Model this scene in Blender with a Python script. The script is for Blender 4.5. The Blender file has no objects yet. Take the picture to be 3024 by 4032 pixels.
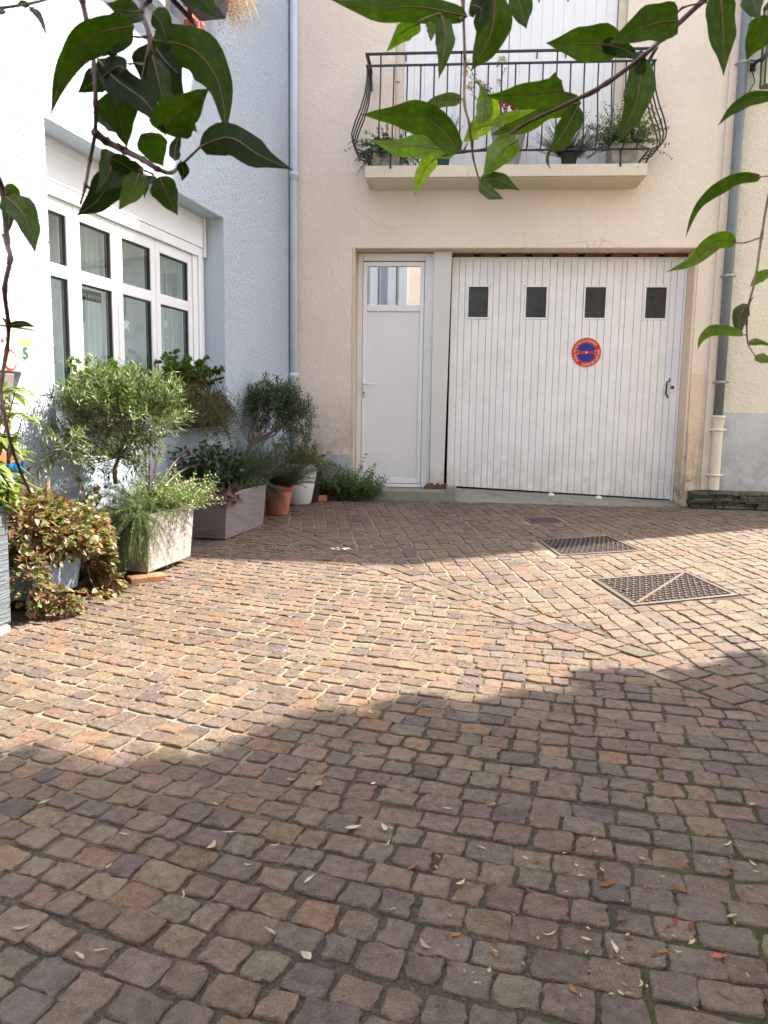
import bpy, math, random
import numpy as np
from mathutils import Vector, Matrix
R = math.radians
rng = random.Random(11)
scene = bpy.context.scene
COL = scene.collection

# ------------------------------------------------------------------ camera geometry
FPX, CX, CY = 3050., 1512., 2016.
ROLL, PITCH, TL, TF = R(.87897), R(7.70579), R(12.91786), R(4.542545)
CAMH = 1.03
_W = np.array([math.sin(ROLL)*math.cos(PITCH), -math.cos(ROLL)*math.cos(PITCH), -math.sin(PITCH)])
_F = np.array([0, 0, 1.]) - _W*_W[2]
_Y = _F/np.linalg.norm(_F); _X = np.cross(_Y, _W)
EYE = np.array([0, 0, CAMH])
def ray(px, py):
    c = np.array([(px-CX)/FPX, (py-CY)/FPX, 1.]); return np.array([c@_X, c@_Y, c@_W])
CORNER = np.array([-.964, 8., 0])
dF = np.array([math.cos(TF), -math.sin(TF), 0]); nF = -np.array([math.sin(TF), math.cos(TF), 0])
dL = np.array([-math.sin(TL), -math.cos(TL), 0]); nL = np.array([math.cos(TL), -math.sin(TL), 0])
FR = {'F': (dF, -nF, -TF), 'L': (dL, nL, -(math.pi/2+TL)), 'G': (np.array([1., 0, 0]), np.array([0, 1., 0]), 0.)}
def W(fr, x, y, z):
    if fr == 'G': return np.array([x, y, z], float)
    a, b, _ = FR[fr]; return CORNER + a*x + b*y + np.array([0, 0, z])
def FP(px, py, n=0.):                       # photograph point on the plane n metres in front of the front facade -> (u, z)
    r = ray(px, py); p = EYE + r*(((CORNER-EYE)@nF+n)/(r@nF)); return (p-CORNER)@dF, p[2]
def LP(px, py, n=0.):                       # the same for the left wall -> (v, z)
    r = ray(px, py); p = EYE + r*(((CORNER-EYE)@nL+n)/(r@nL)); return (p-CORNER)@dL, p[2]
def gz(y): return .0125*y
def GP(px, py, dz=0.):
    r = ray(px, py); t = (CAMH-dz)/(.0125*r[1]-r[2]); return EYE+r*t

cam = bpy.data.cameras.new('camera'); cob = bpy.data.objects.new('camera', cam); COL.objects.link(cob)
# columns: right, up, back expressed in the world
M = Matrix(((_X[0], -_X[1], -_X[2], 0), (_Y[0], -_Y[1], -_Y[2], 0), (_W[0], -_W[1], -_W[2], CAMH), (0, 0, 0, 1)))
cob.matrix_world = M
cam.sensor_fit = 'VERTICAL'; cam.sensor_height = 36; cam.sensor_width = 27
cam.lens = FPX/4032*36
cam.clip_start = .05; cam.clip_end = 500
cam.dof.use_dof = True; cam.dof.focus_distance = 5.5; cam.dof.aperture_fstop = 20
scene.camera = cob

# ------------------------------------------------------------------ sky, sun, exposure
SUN_AZ, SUN_EL = R(24), R(47.7)
SV = np.array([math.cos(SUN_AZ)*math.cos(SUN_EL), math.sin(SUN_AZ)*math.cos(SUN_EL), math.sin(SUN_EL)])
world = bpy.data.worlds.new('World'); scene.world = world; world.use_nodes = True
wn = world.node_tree.nodes; wl = world.node_tree.links
for n_ in list(wn): wn.remove(n_)
sky = wn.new('ShaderNodeTexSky'); sky.sky_type = 'NISHITA'; sky.sun_disc = False
sky.sun_elevation = SUN_EL; sky.sun_rotation = math.pi/2-SUN_AZ
sky.air_density = 1.0; sky.dust_density = 2.0; sky.ozone_density = 1.0
bg = wn.new('ShaderNodeBackground'); bg.inputs[1].default_value = .15
wo = wn.new('ShaderNodeOutputWorld'); mx = wn.new('ShaderNodeMix'); mx.data_type = 'RGBA'; mx.inputs[0].default_value = .55; hs = wn.new('ShaderNodeHueSaturation'); hs.inputs['Saturation'].default_value = 0.
wl.new(sky.outputs[0], hs.inputs['Color']); wl.new(sky.outputs[0], mx.inputs[6]); wl.new(hs.outputs[0], mx.inputs[7]); wl.new(mx.outputs[2], bg.inputs[0]); wl.new(bg.outputs[0], wo.inputs[0])
sl = bpy.data.lights.new('sun', 'SUN'); sl.energy = 3.9; sl.angle = R(.6); sl.color = (1, .91, .78)
so = bpy.data.objects.new('sun', sl); COL.objects.link(so)
so.rotation_euler = Vector(-SV).to_track_quat('-Z', 'Y').to_euler(); so.location = (10, 5, 12)
scene.view_settings.view_transform = 'Standard'; scene.view_settings.look = 'None'
scene.view_settings.exposure = 2.25; scene.view_settings.gamma = 1.0

# ------------------------------------------------------------------ materials
def newmat(name):
    m = bpy.data.materials.new(name); m.use_nodes = True; nt = m.node_tree
    for n in list(nt.nodes): nt.nodes.remove(n)
    out = nt.nodes.new('ShaderNodeOutputMaterial'); b = nt.nodes.new('ShaderNodeBsdfPrincipled')
    nt.links.new(b.outputs[0], out.inputs[0]); return m, nt, b, out
def nd(nt, t, **k):
    n = nt.nodes.new(t)
    for a, v in k.items(): setattr(n, a, v)
    return n
def tex(nt, kind='Noise', scale=5., detail=4., rough=.6, stretch=None, vec=None):
    g = nd(nt, 'ShaderNodeNewGeometry')
    src = g.outputs['Position'] if vec is None else vec
    if stretch:
        mp = nd(nt, 'ShaderNodeMapping'); mp.inputs['Scale'].default_value = stretch
        nt.links.new(src, mp.inputs[0]); src = mp.outputs[0]
    t = nd(nt, 'ShaderNodeTex'+kind)
    t.inputs['Scale'].default_value = scale
    if kind == 'Noise': t.inputs['Detail'].default_value = detail; t.inputs['Roughness'].default_value = rough
    nt.links.new(src, t.inputs['Vector'])
    return t.outputs[0]
def ramp(nt, src, stops):
    r = nd(nt, 'ShaderNodeValToRGB'); e = r.color_ramp.elements
    while len(e) < len(stops): e.new(.5)
    for i, (p, c) in enumerate(stops):
        e[i].position = p; e[i].color = (*c, 1) if not isinstance(c, (int, float)) else (c, c, c, 1)
    nt.links.new(src, r.inputs[0]); return r.outputs[0]
def mix(nt, f, a, b, mode='MIX'):
    m = nd(nt, 'ShaderNodeMix', data_type='RGBA', blend_type=mode)
    for i, v in ((0, f), (6, a), (7, b)):
        if isinstance(v, (int, float)): m.inputs[i].default_value = v if i == 0 else (v, v, v, 1)
        elif isinstance(v, tuple): m.inputs[i].default_value = (*v, 1)
        else: nt.links.new(v, m.inputs[i])
    return m.outputs[2]
def mth(nt, op, a, b=0.):
    m = nd(nt, 'ShaderNodeMath', operation=op, use_clamp=False)
    for i, v in ((0, a), (1, b)):
        if isinstance(v, (int, float)): m.inputs[i].default_value = v
        else: nt.links.new(v, m.inputs[i])
    return m.outputs[0]
def bump(nt, b, h, strength=.5, dist=.01):
    n = nd(nt, 'ShaderNodeBump'); n.inputs['Strength'].default_value = strength; n.inputs['Distance'].default_value = dist
    nt.links.new(h, n.inputs['Height']); nt.links.new(n.outputs[0], b.inputs['Normal'])
def zco(nt):
    g = nd(nt, 'ShaderNodeNewGeometry'); s = nd(nt, 'ShaderNodeSeparateXYZ'); nt.links.new(g.outputs['Position'], s.inputs[0]); return s.outputs
def plain(name, c, rough=.5, var=.08, scale=8., bmp=0., bs=60., metal=0., spec=.4, dirt=None, foot=None):
    m, nt, b, o = newmat(name)
    n = tex(nt, 'Noise', scale, 5, .65)
    lo = tuple(v*(1-var*2) for v in c); hi = tuple(min(1, v*(1+var)) for v in c)
    col = ramp(nt, n, [(.3, lo), (.7, hi)])
    if dirt:
        d = tex(nt, 'Noise', dirt[1], 6, .7); mk = ramp(nt, d, [(dirt[2], 0.), (dirt[2]+.08, 1.)])
        col = mix(nt, mk, col, dirt[0])
    if foot:      # splash dirt rising from the ground, thinning out with height
        k = mth(nt, 'DIVIDE', mth(nt, 'SUBTRACT', foot[1], zco(nt)[2]), foot[2])
        k = mth(nt, 'MULTIPLY', k, ramp(nt, tex(nt, 'Noise', 6, 6, .75, (1, 1, .6)), [(.35, 0.), (.65, 1.)])); kc = nd(nt, 'ShaderNodeClamp'); nt.links.new(k, kc.inputs[0])
        col = mix(nt, kc.outputs[0], col, foot[0])
    nt.links.new(col, b.inputs['Base Color'])
    b.inputs['Roughness'].default_value = rough; b.inputs['Metallic'].default_value = metal
    b.inputs['Specular IOR Level'].default_value = spec
    if bmp: bump(nt, b, tex(nt, 'Noise', bs, 4, .6), bmp, .004)
    return m
def plaster(name, c, gs=70., gd=.006, strength=.9, var=.05, dirtcol=None, dirtz=None, patches=None, crack=0):
    m, nt, b, o = newmat(name)
    big = tex(nt, 'Noise', 1.3, 6, .65)
    col = ramp(nt, big, [(.28, tuple(v*(1-var*2.2) for v in c)), (.72, tuple(min(1, v*(1+var*.6)) for v in c))])
    fine = tex(nt, 'Noise', 30, 5, .7)
    col = mix(nt, .12, col, ramp(nt, fine, [(.3, .35), (.7, .95)]), 'MULTIPLY')
    streak = tex(nt, 'Noise', 2.2, 5, .7, (3, 3, .35))
    col = mix(nt, ramp(nt, streak, [(.55, 0.), (.8, .22)]), col, tuple(v*.62 for v in c))
    if dirtcol:
        z = zco(nt)[2]
        k = mth(nt, 'SUBTRACT', dirtz[1], z); k = mth(nt, 'DIVIDE', k, dirtz[1]-dirtz[0])
        k = mth(nt, 'MULTIPLY', k, ramp(nt, tex(nt, 'Noise', 7, 6, .75), [(.38, 0.), (.62, 1.)]))
        kc = nd(nt, 'ShaderNodeClamp'); nt.links.new(k, kc.inputs[0])
        col = mix(nt, kc.outputs[0], col, dirtcol)
    if patches:
        col = mix(nt, ramp(nt, tex(nt, 'Noise', patches[1], 6, .75), [(patches[2], 0.), (patches[2]+.05, .8)]), col, patches[0])
    if crack:
        v = nd(nt, 'ShaderNodeTexVoronoi', feature='DISTANCE_TO_EDGE'); v.inputs['Scale'].default_value = 1.1
        g = nd(nt, 'ShaderNodeNewGeometry'); wv = mix(nt, .12, g.outputs['Position'], tex(nt, 'Noise', 4, 4)); nt.links.new(wv, v.inputs['Vector'])
        cm = ramp(nt, v.outputs[0], [(.0, 1.), (.004, 0.)])
        cm2 = mth(nt, 'MULTIPLY', cm, ramp(nt, tex(nt, 'Noise', .9, 2), [(.52, 0.), (.6, crack)]))
        col = mix(nt, cm2, col, tuple(v*.5 for v in c))
    nt.links.new(col, b.inputs['Base Color']); b.inputs['Roughness'].default_value = .95; b.inputs['Specular IOR Level'].default_value = .15
    h = mth(nt, 'ADD', tex(nt, 'Noise', gs, 3, .55), mth(nt, 'MULTIPLY', tex(nt, 'Noise', gs*.35, 2, .5), .8))
    bump(nt, b, h, strength, gd)
    return m
def glass(name, tint=(.75, .82, .8), rough=0., ior=1.55, extra=0.04):
    m, nt, b, o = newmat(name); nt.nodes.remove(b)
    t = nd(nt, 'ShaderNodeBsdfTransparent'); t.inputs[0].default_value = (*tint, 1)
    g = nd(nt, 'ShaderNodeBsdfGlossy'); g.inputs[0].default_value = (1, 1, 1, 1); g.inputs[1].default_value = rough
    f = nd(nt, 'ShaderNodeFresnel'); f.inputs[0].default_value = ior
    gg = nd(nt, 'ShaderNodeNewGeometry'); k = mth(nt, 'MULTIPLY', mth(nt, 'ADD', f.outputs[0], extra), mth(nt, 'SUBTRACT', 1., gg.outputs['Backfacing']))
    x = nd(nt, 'ShaderNodeMixShader'); nt.links.new(k, x.inputs[0]); nt.links.new(t.outputs[0], x.inputs[1]); nt.links.new(g.outputs[0], x.inputs[2])
    nt.links.new(x.outputs[0], o.inputs[0]); return m
def leafmat(name, trans=.3, rough=.45, spec=.5, bmp=True, gain=1.):
    m, nt, b, o = newmat(name)
    a = nd(nt, 'ShaderNodeAttribute', attribute_name='tint')
    n = tex(nt, 'Noise', 45, 3, .6)
    col = mix(nt, 1., a.outputs['Color'], ramp(nt, n, [(.3, .72*gain), (.7, 1.2*gain)]), 'MULTIPLY')
    nt.links.new(col, b.inputs['Base Color']); b.inputs['Roughness'].default_value = rough; b.inputs['Specular IOR Level'].default_value = spec
    t = nd(nt, 'ShaderNodeBsdfTranslucent')
    tc = mix(nt, 1., col, (1.7, 1.9, .7), 'MULTIPLY'); nt.links.new(tc, t.inputs[0])
    x = nd(nt, 'ShaderNodeMixShader'); x.inputs[0].default_value = trans
    nt.links.new(b.outputs[0], x.inputs[1]); nt.links.new(t.outputs[0], x.inputs[2]); nt.links.new(x.outputs[0], o.inputs[0])
    return m
def barkmat(name, c, rough=.85):
    m, nt, b, o = newmat(name)
    n = tex(nt, 'Noise', 90, 4, .7, (1, 1, .25))
    nt.links.new(ramp(nt, n, [(.3, tuple(v*.5 for v in c)), (.7, tuple(v*1.3 for v in c))]), b.inputs['Base Color'])
    b.inputs['Roughness'].default_value = rough; bump(nt, b, n, .6, .003); return m

MT = {}
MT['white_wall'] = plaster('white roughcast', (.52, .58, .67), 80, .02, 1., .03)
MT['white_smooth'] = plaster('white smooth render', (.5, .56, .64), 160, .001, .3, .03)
MT['blue_plinth'] = plaster('blue grey plinth paint', (.29, .33, .38), 120, .002, .5, .06, (.2, .2, .19), (0., .35))
MT['beige_wall'] = plaster('beige render', (.82, .715, .615), 62, .007, .85, .05, (.45, .38, .3), (.2, 1.3), None, .55)
MT['beige_smooth'] = plaster('beige smooth render', (.74, .6, .46), 110, .002, .5, .05, (.2, .17, .12), (.1, .95), None, .5)
MT['grey_plinth'] = plaster('pale grey plinth render', (.5, .52, .55), 90, .002, .4, .06, (.26, .25, .24), (.1, 1.1), ((.3, .29, .28), 3.2, .64))
MT['cream_wall'] = plaster('cream roughcast', (.72, .66, .55), 60, .012, 1., .05, None, None, ((.42, .38, .31), 4.5, .68))
MT['pillar'] = plaster('chipped white pillar paint', (.7, .69, .68), 110, .002, .4, .03, (.3, .13, .07), (.17, .42))
MT['slab'] = plaster('cream slab paint', (.68, .6, .49), 80, .002, .4, .05, None, None, ((.4, .37, .32), 6, .62))
MT['concrete'] = plaster('step concrete', (.3, .28, .24), 90, .004, .6, .12, None, None, ((.16, .16, .12), 5, .55))
MT['upvc'] = plain('white plastic frame', (.78, .78, .79), .35, .015, 3, spec=.45)
MT['upvc_grey'] = plain('soft white door panel', (.76, .755, .78), .5, .02, 2, spec=.35, foot=((.5, .47, .42), .6, 1.))
MT['gasket'] = plain('black rubber gasket', (.02, .02, .022), .6)
MT['door_paint'] = plain('old white board paint', (.8, .795, .8), .55, .04, 5, .25, 40, dirt=((.42, .4, .38), 14, .72), foot=((.4, .36, .31), .75, .9))
MT['groove'] = plain('grey board groove', (.42, .41, .4), .8)
MT['black_iron'] = plain('black painted iron', (.018, .02, .026), .42, .2, 30, spec=.5)
MT['dark_iron'] = plain('rusty dark iron', (.06, .045, .04), .6, .3, 60, .3, 120, spec=.4)
MT['pipe_white'] = plain('blue white pipe paint', (.55, .6, .69), .45, .04, 3)
MT['pipe_grey'] = plain('grey plastic pipe', (.16, .18, .2), .45, .08, 4, spec=.4)
MT['pipe_clip'] = plain('grey metal clip', (.3, .3, .31), .4, .1, 20, metal=.5)
MT['cast_cream'] = plain('cream cast iron paint', (.66, .6, .49), .55, .06, 9, .3, 60, dirt=((.3, .1, .035), 22, .66))
MT['trim_cream'] = plain('cream trim paint', (.66, .57, .47), .6, .04, 3, .2, 60)
MT['shade_black'] = plain('black for unlit hollows', (.03, .027, .025), .95)  # near-black colour carrying the shade of holes and hollows
MT['room'] = plain('dim room paint', (.6, .62, .62), .9)
MT['unlit_garage'] = plain('unlit garage black', (.015, .014, .013), .95)  # near-black colour stands in for the darkness inside the garage
MT['roof'] = plain('red roof tile', (.36, .12, .07), .8, .25, 14, .8, 12)
MT['house_back'] = plain('pale street house render', (.55, .56, .58), .9)
MT['house_side'] = plain('warm street house render', (.42, .35, .27), .9)
MT['glass'] = glass('window glass', (.9, .95, .93), 0, 1.5, .1)
MT['glass_door'] = glass('door glass', (.1, .12, .13), 0, 1.9, .3)
MT['terracotta'] = plain('terracotta', (.47, .17, .095), .75, .08, 12, .25, 70)
MT['white_pot'] = plain('white plastic pot', (.72, .73, .71), .4, .03, 4)
MT['taupe'] = plain('taupe trough plastic', (.17, .145, .145), .5, .06, 10)
MT['blue_pot'] = plain('slate blue pot', (.2, .26, .33), .55, .08, 12, .2, 60)
MT['black_pot'] = plain('black plastic pot', (.025, .025, .028), .45)
MT['green_pot'] = plain('dark green pot', (.012, .07, .055), .4)
MT['grey_pot'] = plain('warm grey pot', (.33, .31, .3), .6, .05, 6)
MT['stone_trough'] = plain('weathered stone trough', (.34, .31, .25), .9, .25, 12, .8, 30)
MT['soil'] = plain('potting soil', (.05, .033, .022), .95, .3, 60, 1., 80)
MT['rubble'] = plain('brown rubble', (.16, .08, .045), .9, .25, 30, .6, 60)
MT['brick_orange'] = plain('orange brick', (.3, .155, .08), .85, .15, 30, .5, 60)
MT['cream_stone'] = plain('pale lichen stone', (.5, .43, .3), .9, .2, 18, .7, 40)
MT['bark'] = barkmat('grey brown bark', (.17, .13, .09))
MT['bark_red'] = barkmat('reddish vine bark', (.085, .035, .025), .6)
MT['bark_tan'] = barkmat('tan twig bark', (.2, .1, .05), .6)
MT['stake'] = barkmat('dry wooden stake', (.38, .24, .13))
MT['leaf'] = leafmat('garden leaf', .25)
MT['leaf_dull'] = leafmat('matt leaf', .18, .6, .3)
MT['leaf_gloss'] = leafmat('glossy leaf', .15, .4, .35)
MT['bark_dark'] = barkmat('dark twisted bark', (.075, .05, .035))
MT['leaf_vine'] = leafmat('hanging vine leaf', .45, .5, .22)
MT['dry'] = leafmat('dry litter', .1, .8, .2)
MT['letter_white'] = plain('white lettering', (.8, .8, .76), .6)
MT['letter_green'] = plain('green lettering', (.02, .1, .04), .6)
MT['letter_cream'] = plain('cream sign lettering', (.8, .55, .3), .5)
MT['letter_grey'] = plain('grey lettering', (.3, .28, .26), .6)
MT['letter_blue'] = plain('blue lettering', (.1, .3, .62), .6)
MT['sign_red'] = plain('red sign enamel', (.55, .02, .03), .35, .05, 30)
MT['sign_blue'] = plain('blue sign enamel', (.012, .035, .28), .35, .08, 40)
MT['sign_pink'] = plain('pale sign edge', (.75, .38, .28), .5)
MT['wall_blue'] = plain('bright blue plate', (.0, .2, .62), .4, .03)
MT['wall_coral'] = plain('coral plate', (.75, .14, .08), .4, .03)
MT['shop_green'] = plain('dark green card', (.015, .06, .035), .6)
MT['brass'] = plain('yellow name strip', (.55, .43, .13), .4, .1, 20)
MT['mail_white'] = plain('white mailbox enamel', (.8, .8, .78), .3, .02)
MT['steel'] = plain('small steel lock', (.45, .44, .42), .35, .1, 40, metal=.8)
MT['rock_white'] = plain('white doorstop', (.7, .7, .66), .6, .1, 30)
MT['petal_red'] = plain('red petals', (.62, .02, .06), .6, .15, 60)
MT['petal_cream'] = plain('cream petals', (.75, .68, .42), .6, .1, 60)
MT['grass_dry'] = plain('dry plume', (.5, .32, .2), .9, .2, 40)
MT['plume_pale'] = plain('pale dry plume', (.72, .6, .42), .9, .15, 40)

# curtain: thin cloth
m, nt, b, o = newmat('sheer curtain')
n = tex(nt, 'Noise', 60, 3, .6)
nt.links.new(ramp(nt, n, [(.3, (.62, .67, .66)), (.7, (.76, .8, .79))]), b.inputs['Base Color']); b.inputs['Roughness'].default_value = .9
t = nd(nt, 'ShaderNodeBsdfTranslucent'); t.inputs[0].default_value = (.7, .74, .73, 1)
x1 = nd(nt, 'ShaderNodeMixShader'); x1.inputs[0].default_value = .4; nt.links.new(b.outputs[0], x1.inputs[1]); nt.links.new(t.outputs[0], x1.inputs[2])
tr = nd(nt, 'ShaderNodeBsdfTransparent'); x2 = nd(nt, 'ShaderNodeMixShader'); x2.inputs[0].default_value = .3
nt.links.new(x1.outputs[0], x2.inputs[1]); nt.links.new(tr.outputs[0], x2.inputs[2]); nt.links.new(x2.outputs[0], o.inputs[0]); MT['curtain'] = m

# slate-ribbed tall planter / brushed grey planter
def ribbed(name, c, sz, dist, coln=.25):
    m, nt, b, o = newmat(name)
    w = tex(nt, 'Noise', 6, 4, .6, (1.2, 1.2, sz))
    nt.links.new(ramp(nt, w, [(.3, tuple(v*(1-coln) for v in c)), (.7, tuple(v*(1+coln) for v in c))]), b.inputs['Base Color'])
    b.inputs['Roughness'].default_value = .6; bump(nt, b, w, .9, dist); return m
MT['brushed_shade'] = ribbed('shaded brushed planter', (.19, .16, .155), 12, .002, .22)  # darkened copy of the taupe planter, its shade mixed into the colour
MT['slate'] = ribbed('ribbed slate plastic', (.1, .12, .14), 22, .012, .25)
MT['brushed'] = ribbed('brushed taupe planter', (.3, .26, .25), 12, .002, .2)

# wired glass for the garage lights
m, nt, b, o = newmat('dark patterned glass')
v = nd(nt, 'ShaderNodeTexVoronoi'); v.inputs['Scale'].default_value = 80
g = nd(nt, 'ShaderNodeNewGeometry'); nt.links.new(g.outputs['Position'], v.inputs['Vector'])
nt.links.new(ramp(nt, tex(nt, 'Noise', 9, 4, .7), [(.35, (.008, .01, .009)), (.7, (.03, .034, .03))]), b.inputs['Base Color'])
b.inputs['Roughness'].default_value = .28; bump(nt, b, v.outputs[0], .6, .004); MT['wired'] = m

# red brick with pale joints
m, nt, b, o = newmat('red brick with joints')
bt = nd(nt, 'ShaderNodeTexBrick'); g = nd(nt, 'ShaderNodeNewGeometry')
s = nd(nt, 'ShaderNodeSeparateXYZ'); nt.links.new(g.outputs['Position'], s.inputs[0])
cb = nd(nt, 'ShaderNodeCombineXYZ'); nt.links.new(mth(nt, 'ADD', s.outputs[1], mth(nt, 'MULTIPLY', s.outputs[0], 1.)), cb.inputs[0]); nt.links.new(s.outputs[2], cb.inputs[1])
nt.links.new(cb.outputs[0], bt.inputs['Vector'])
bt.inputs['Scale'].default_value = 1; bt.inputs['Brick Width'].default_value = .22; bt.inputs['Row Height'].default_value = .07; bt.inputs['Mortar Size'].default_value = .006
bt.inputs['Color1'].default_value = (.42, .1, .05, 1); bt.inputs['Color2'].default_value = (.33, .08, .05, 1); bt.inputs['Mortar'].default_value = (.6, .52, .42, 1)
nt.links.new(bt.outputs[0], b.inputs['Base Color']); b.inputs['Roughness'].default_value = .8; bump(nt, b, bt.outputs[1], -.5, .004); MT['brick'] = m

# schist block beside the pipe
m, nt, b, o = newmat('mossy schist courses')
st = tex(nt, 'Noise', 7, 6, .7, (1, 1, 6))
c0 = ramp(nt, st, [(.3, (.02, .018, .014)), (.5, (.08, .07, .052)), (.72, (.2, .18, .14))])
c1 = mix(nt, ramp(nt, tex(nt, 'Noise', 5, 5, .7), [(.5, 0.), (.65, .55)]), c0, (.06, .075, .02))
nt.links.new(c1, b.inputs['Base Color']); b.inputs['Roughness'].default_value = .9; bump(nt, b, st, 1., .04); MT['schist'] = m

# paving stones: the stone's own colour comes with the mesh
m, nt, b, o = newmat('porphyry cobble')
a = nd(nt, 'ShaderNodeAttribute', attribute_name='tint')
fine = tex(nt, 'Noise', 260, 3, .7); mid = tex(nt, 'Noise', 38, 5, .65)
col = mix(nt, 1., a.outputs['Color'], ramp(nt, mid, [(.28, .6), (.72, 1.35)]), 'MULTIPLY')
col = mix(nt, 1., col, ramp(nt, fine, [(.32, .6), (.68, 1.35)]), 'MULTIPLY')
spk = tex(nt, 'Noise', 420, 2, .5); col = mix(nt, ramp(nt, spk, [(.7, 0.), (.76, .45)]), col, (.5, .45, .4))
dustn = tex(nt, 'Noise', 2.2, 5, .7)
col = mix(nt, ramp(nt, dustn, [(.5, 0.), (.75, .3)]), col, (.3, .24, .18))
def bluemask(nt, pts, thr=.5):
    acc = None; g = nd(nt, 'ShaderNodeNewGeometry')
    for (x, y, r) in pts:
        d = nd(nt, 'ShaderNodeVectorMath', operation='DISTANCE'); d.inputs[1].default_value = (x, y, gz(y)); nt.links.new(g.outputs['Position'], d.inputs[0])
        k = mth(nt, 'SUBTRACT', 1., mth(nt, 'DIVIDE', d.outputs['Value'], r))
        kc = nd(nt, 'ShaderNodeClamp'); nt.links.new(k, kc.inputs[0])
        acc = kc.outputs[0] if acc is None else mth(nt, 'MAXIMUM', acc, kc.outputs[0])
    k = mth(nt, 'MULTIPLY', acc, 1.6)
    return mth(nt, 'MULTIPLY', k, ramp(nt, tex(nt, 'Noise', 16, 5, .7), [(thr, 0.), (thr+.1, 1.)]))
BLUE = [(*GP(620, 2830)[:2], .12), (*GP(700, 2840)[:2], .09), (*GP(545, 2790)[:2], .08), (*GP(880, 2610)[:2], .1), (*GP(930, 2575)[:2], .07), (*GP(1085, 2560)[:2], .07),
        (*GP(980, 2700)[:2], .07), (*GP(850, 2640)[:2], .08), (*GP(780, 2880)[:2], .07), (*GP(1650, 2275)[:2], .09), (*GP(1720, 2280)[:2], .07), (*GP(2000, 2190)[:2], .08), (*GP(1830, 2240)[:2], .07)]
bm = bluemask(nt, BLUE, .6); bc = nd(nt, 'ShaderNodeClamp'); nt.links.new(mth(nt, 'MULTIPLY', bm, .35), bc.inputs[0])
col = mix(nt, bc.outputs[0], col, (.25, .4, .55))
nt.links.new(col, b.inputs['Base Color']); b.inputs['Roughness'].default_value = .72; b.inputs['Specular IOR Level'].default_value = .35
bump(nt, b, mth(nt, 'ADD', mth(nt, 'MULTIPLY', mid, 1.4), mth(nt, 'MULTIPLY', fine, .7)), 1., .007); MT['cobble'] = m

# joints between them: sandy, going to dark soil and moss towards the near right
m, nt, b, o = newmat('sandy joint')
xyz = zco(nt)
k = mth(nt, 'ADD', mth(nt, 'MULTIPLY', xyz[0], .55), mth(nt, 'MULTIPLY', xyz[1], -.5))       # more to the near right
k = mth(nt, 'ADD', k, mth(nt, 'MULTIPLY', mth(nt, 'SUBTRACT', tex(nt, 'Noise', 1.6, 5, .65), .5), 2.2))
dark = ramp(nt, mth(nt, 'ADD', mth(nt, 'MULTIPLY', k, .5), 1.15), [(.32, 0.), (.62, 1.)])
sand = ramp(nt, tex(nt, 'Noise', 140, 4, .7), [(.3, (.2, .155, .105)), (.7, (.36, .285, .2))])
soil = ramp(nt, tex(nt, 'Noise', 120, 5, .75), [(.3, (.038, .032, .024)), (.55, (.085, .07, .053)), (.78, (.2, .17, .13))])
col = mix(nt, dark, sand, soil)
k2 = mth(nt, 'ADD', mth(nt, 'MULTIPLY', xyz[0], .9), mth(nt, 'MULTIPLY', xyz[1], -.45))
k2 = mth(nt, 'ADD', k2, mth(nt, 'MULTIPLY', mth(nt, 'SUBTRACT', tex(nt, 'Noise', 3.5, 5, .7), .5), 3.))
moss = ramp(nt, mth(nt, 'ADD', mth(nt, 'MULTIPLY', k2, .5), .55), [(.4, 0.), (.66, .75)])
mossc = ramp(nt, tex(nt, 'Noise', 90, 4, .7), [(.3, (.03, .04, .012)), (.7, (.12, .14, .035))])
col = mix(nt, moss, col, mossc)
bm = bluemask(nt, BLUE, .46); bc = nd(nt, 'ShaderNodeClamp'); nt.links.new(mth(nt, 'MULTIPLY', bm, .6), bc.inputs[0])
col = mix(nt, bc.outputs[0], col, (.12, .32, .52))
nt.links.new(col, b.inputs['Base Color']); b.inputs['Roughness'].default_value = .95; b.inputs['Specular IOR Level'].default_value = .1
bump(nt, b, tex(nt, 'Noise', 110, 5, .75), 1., .006); MT['joint'] = m

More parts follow.
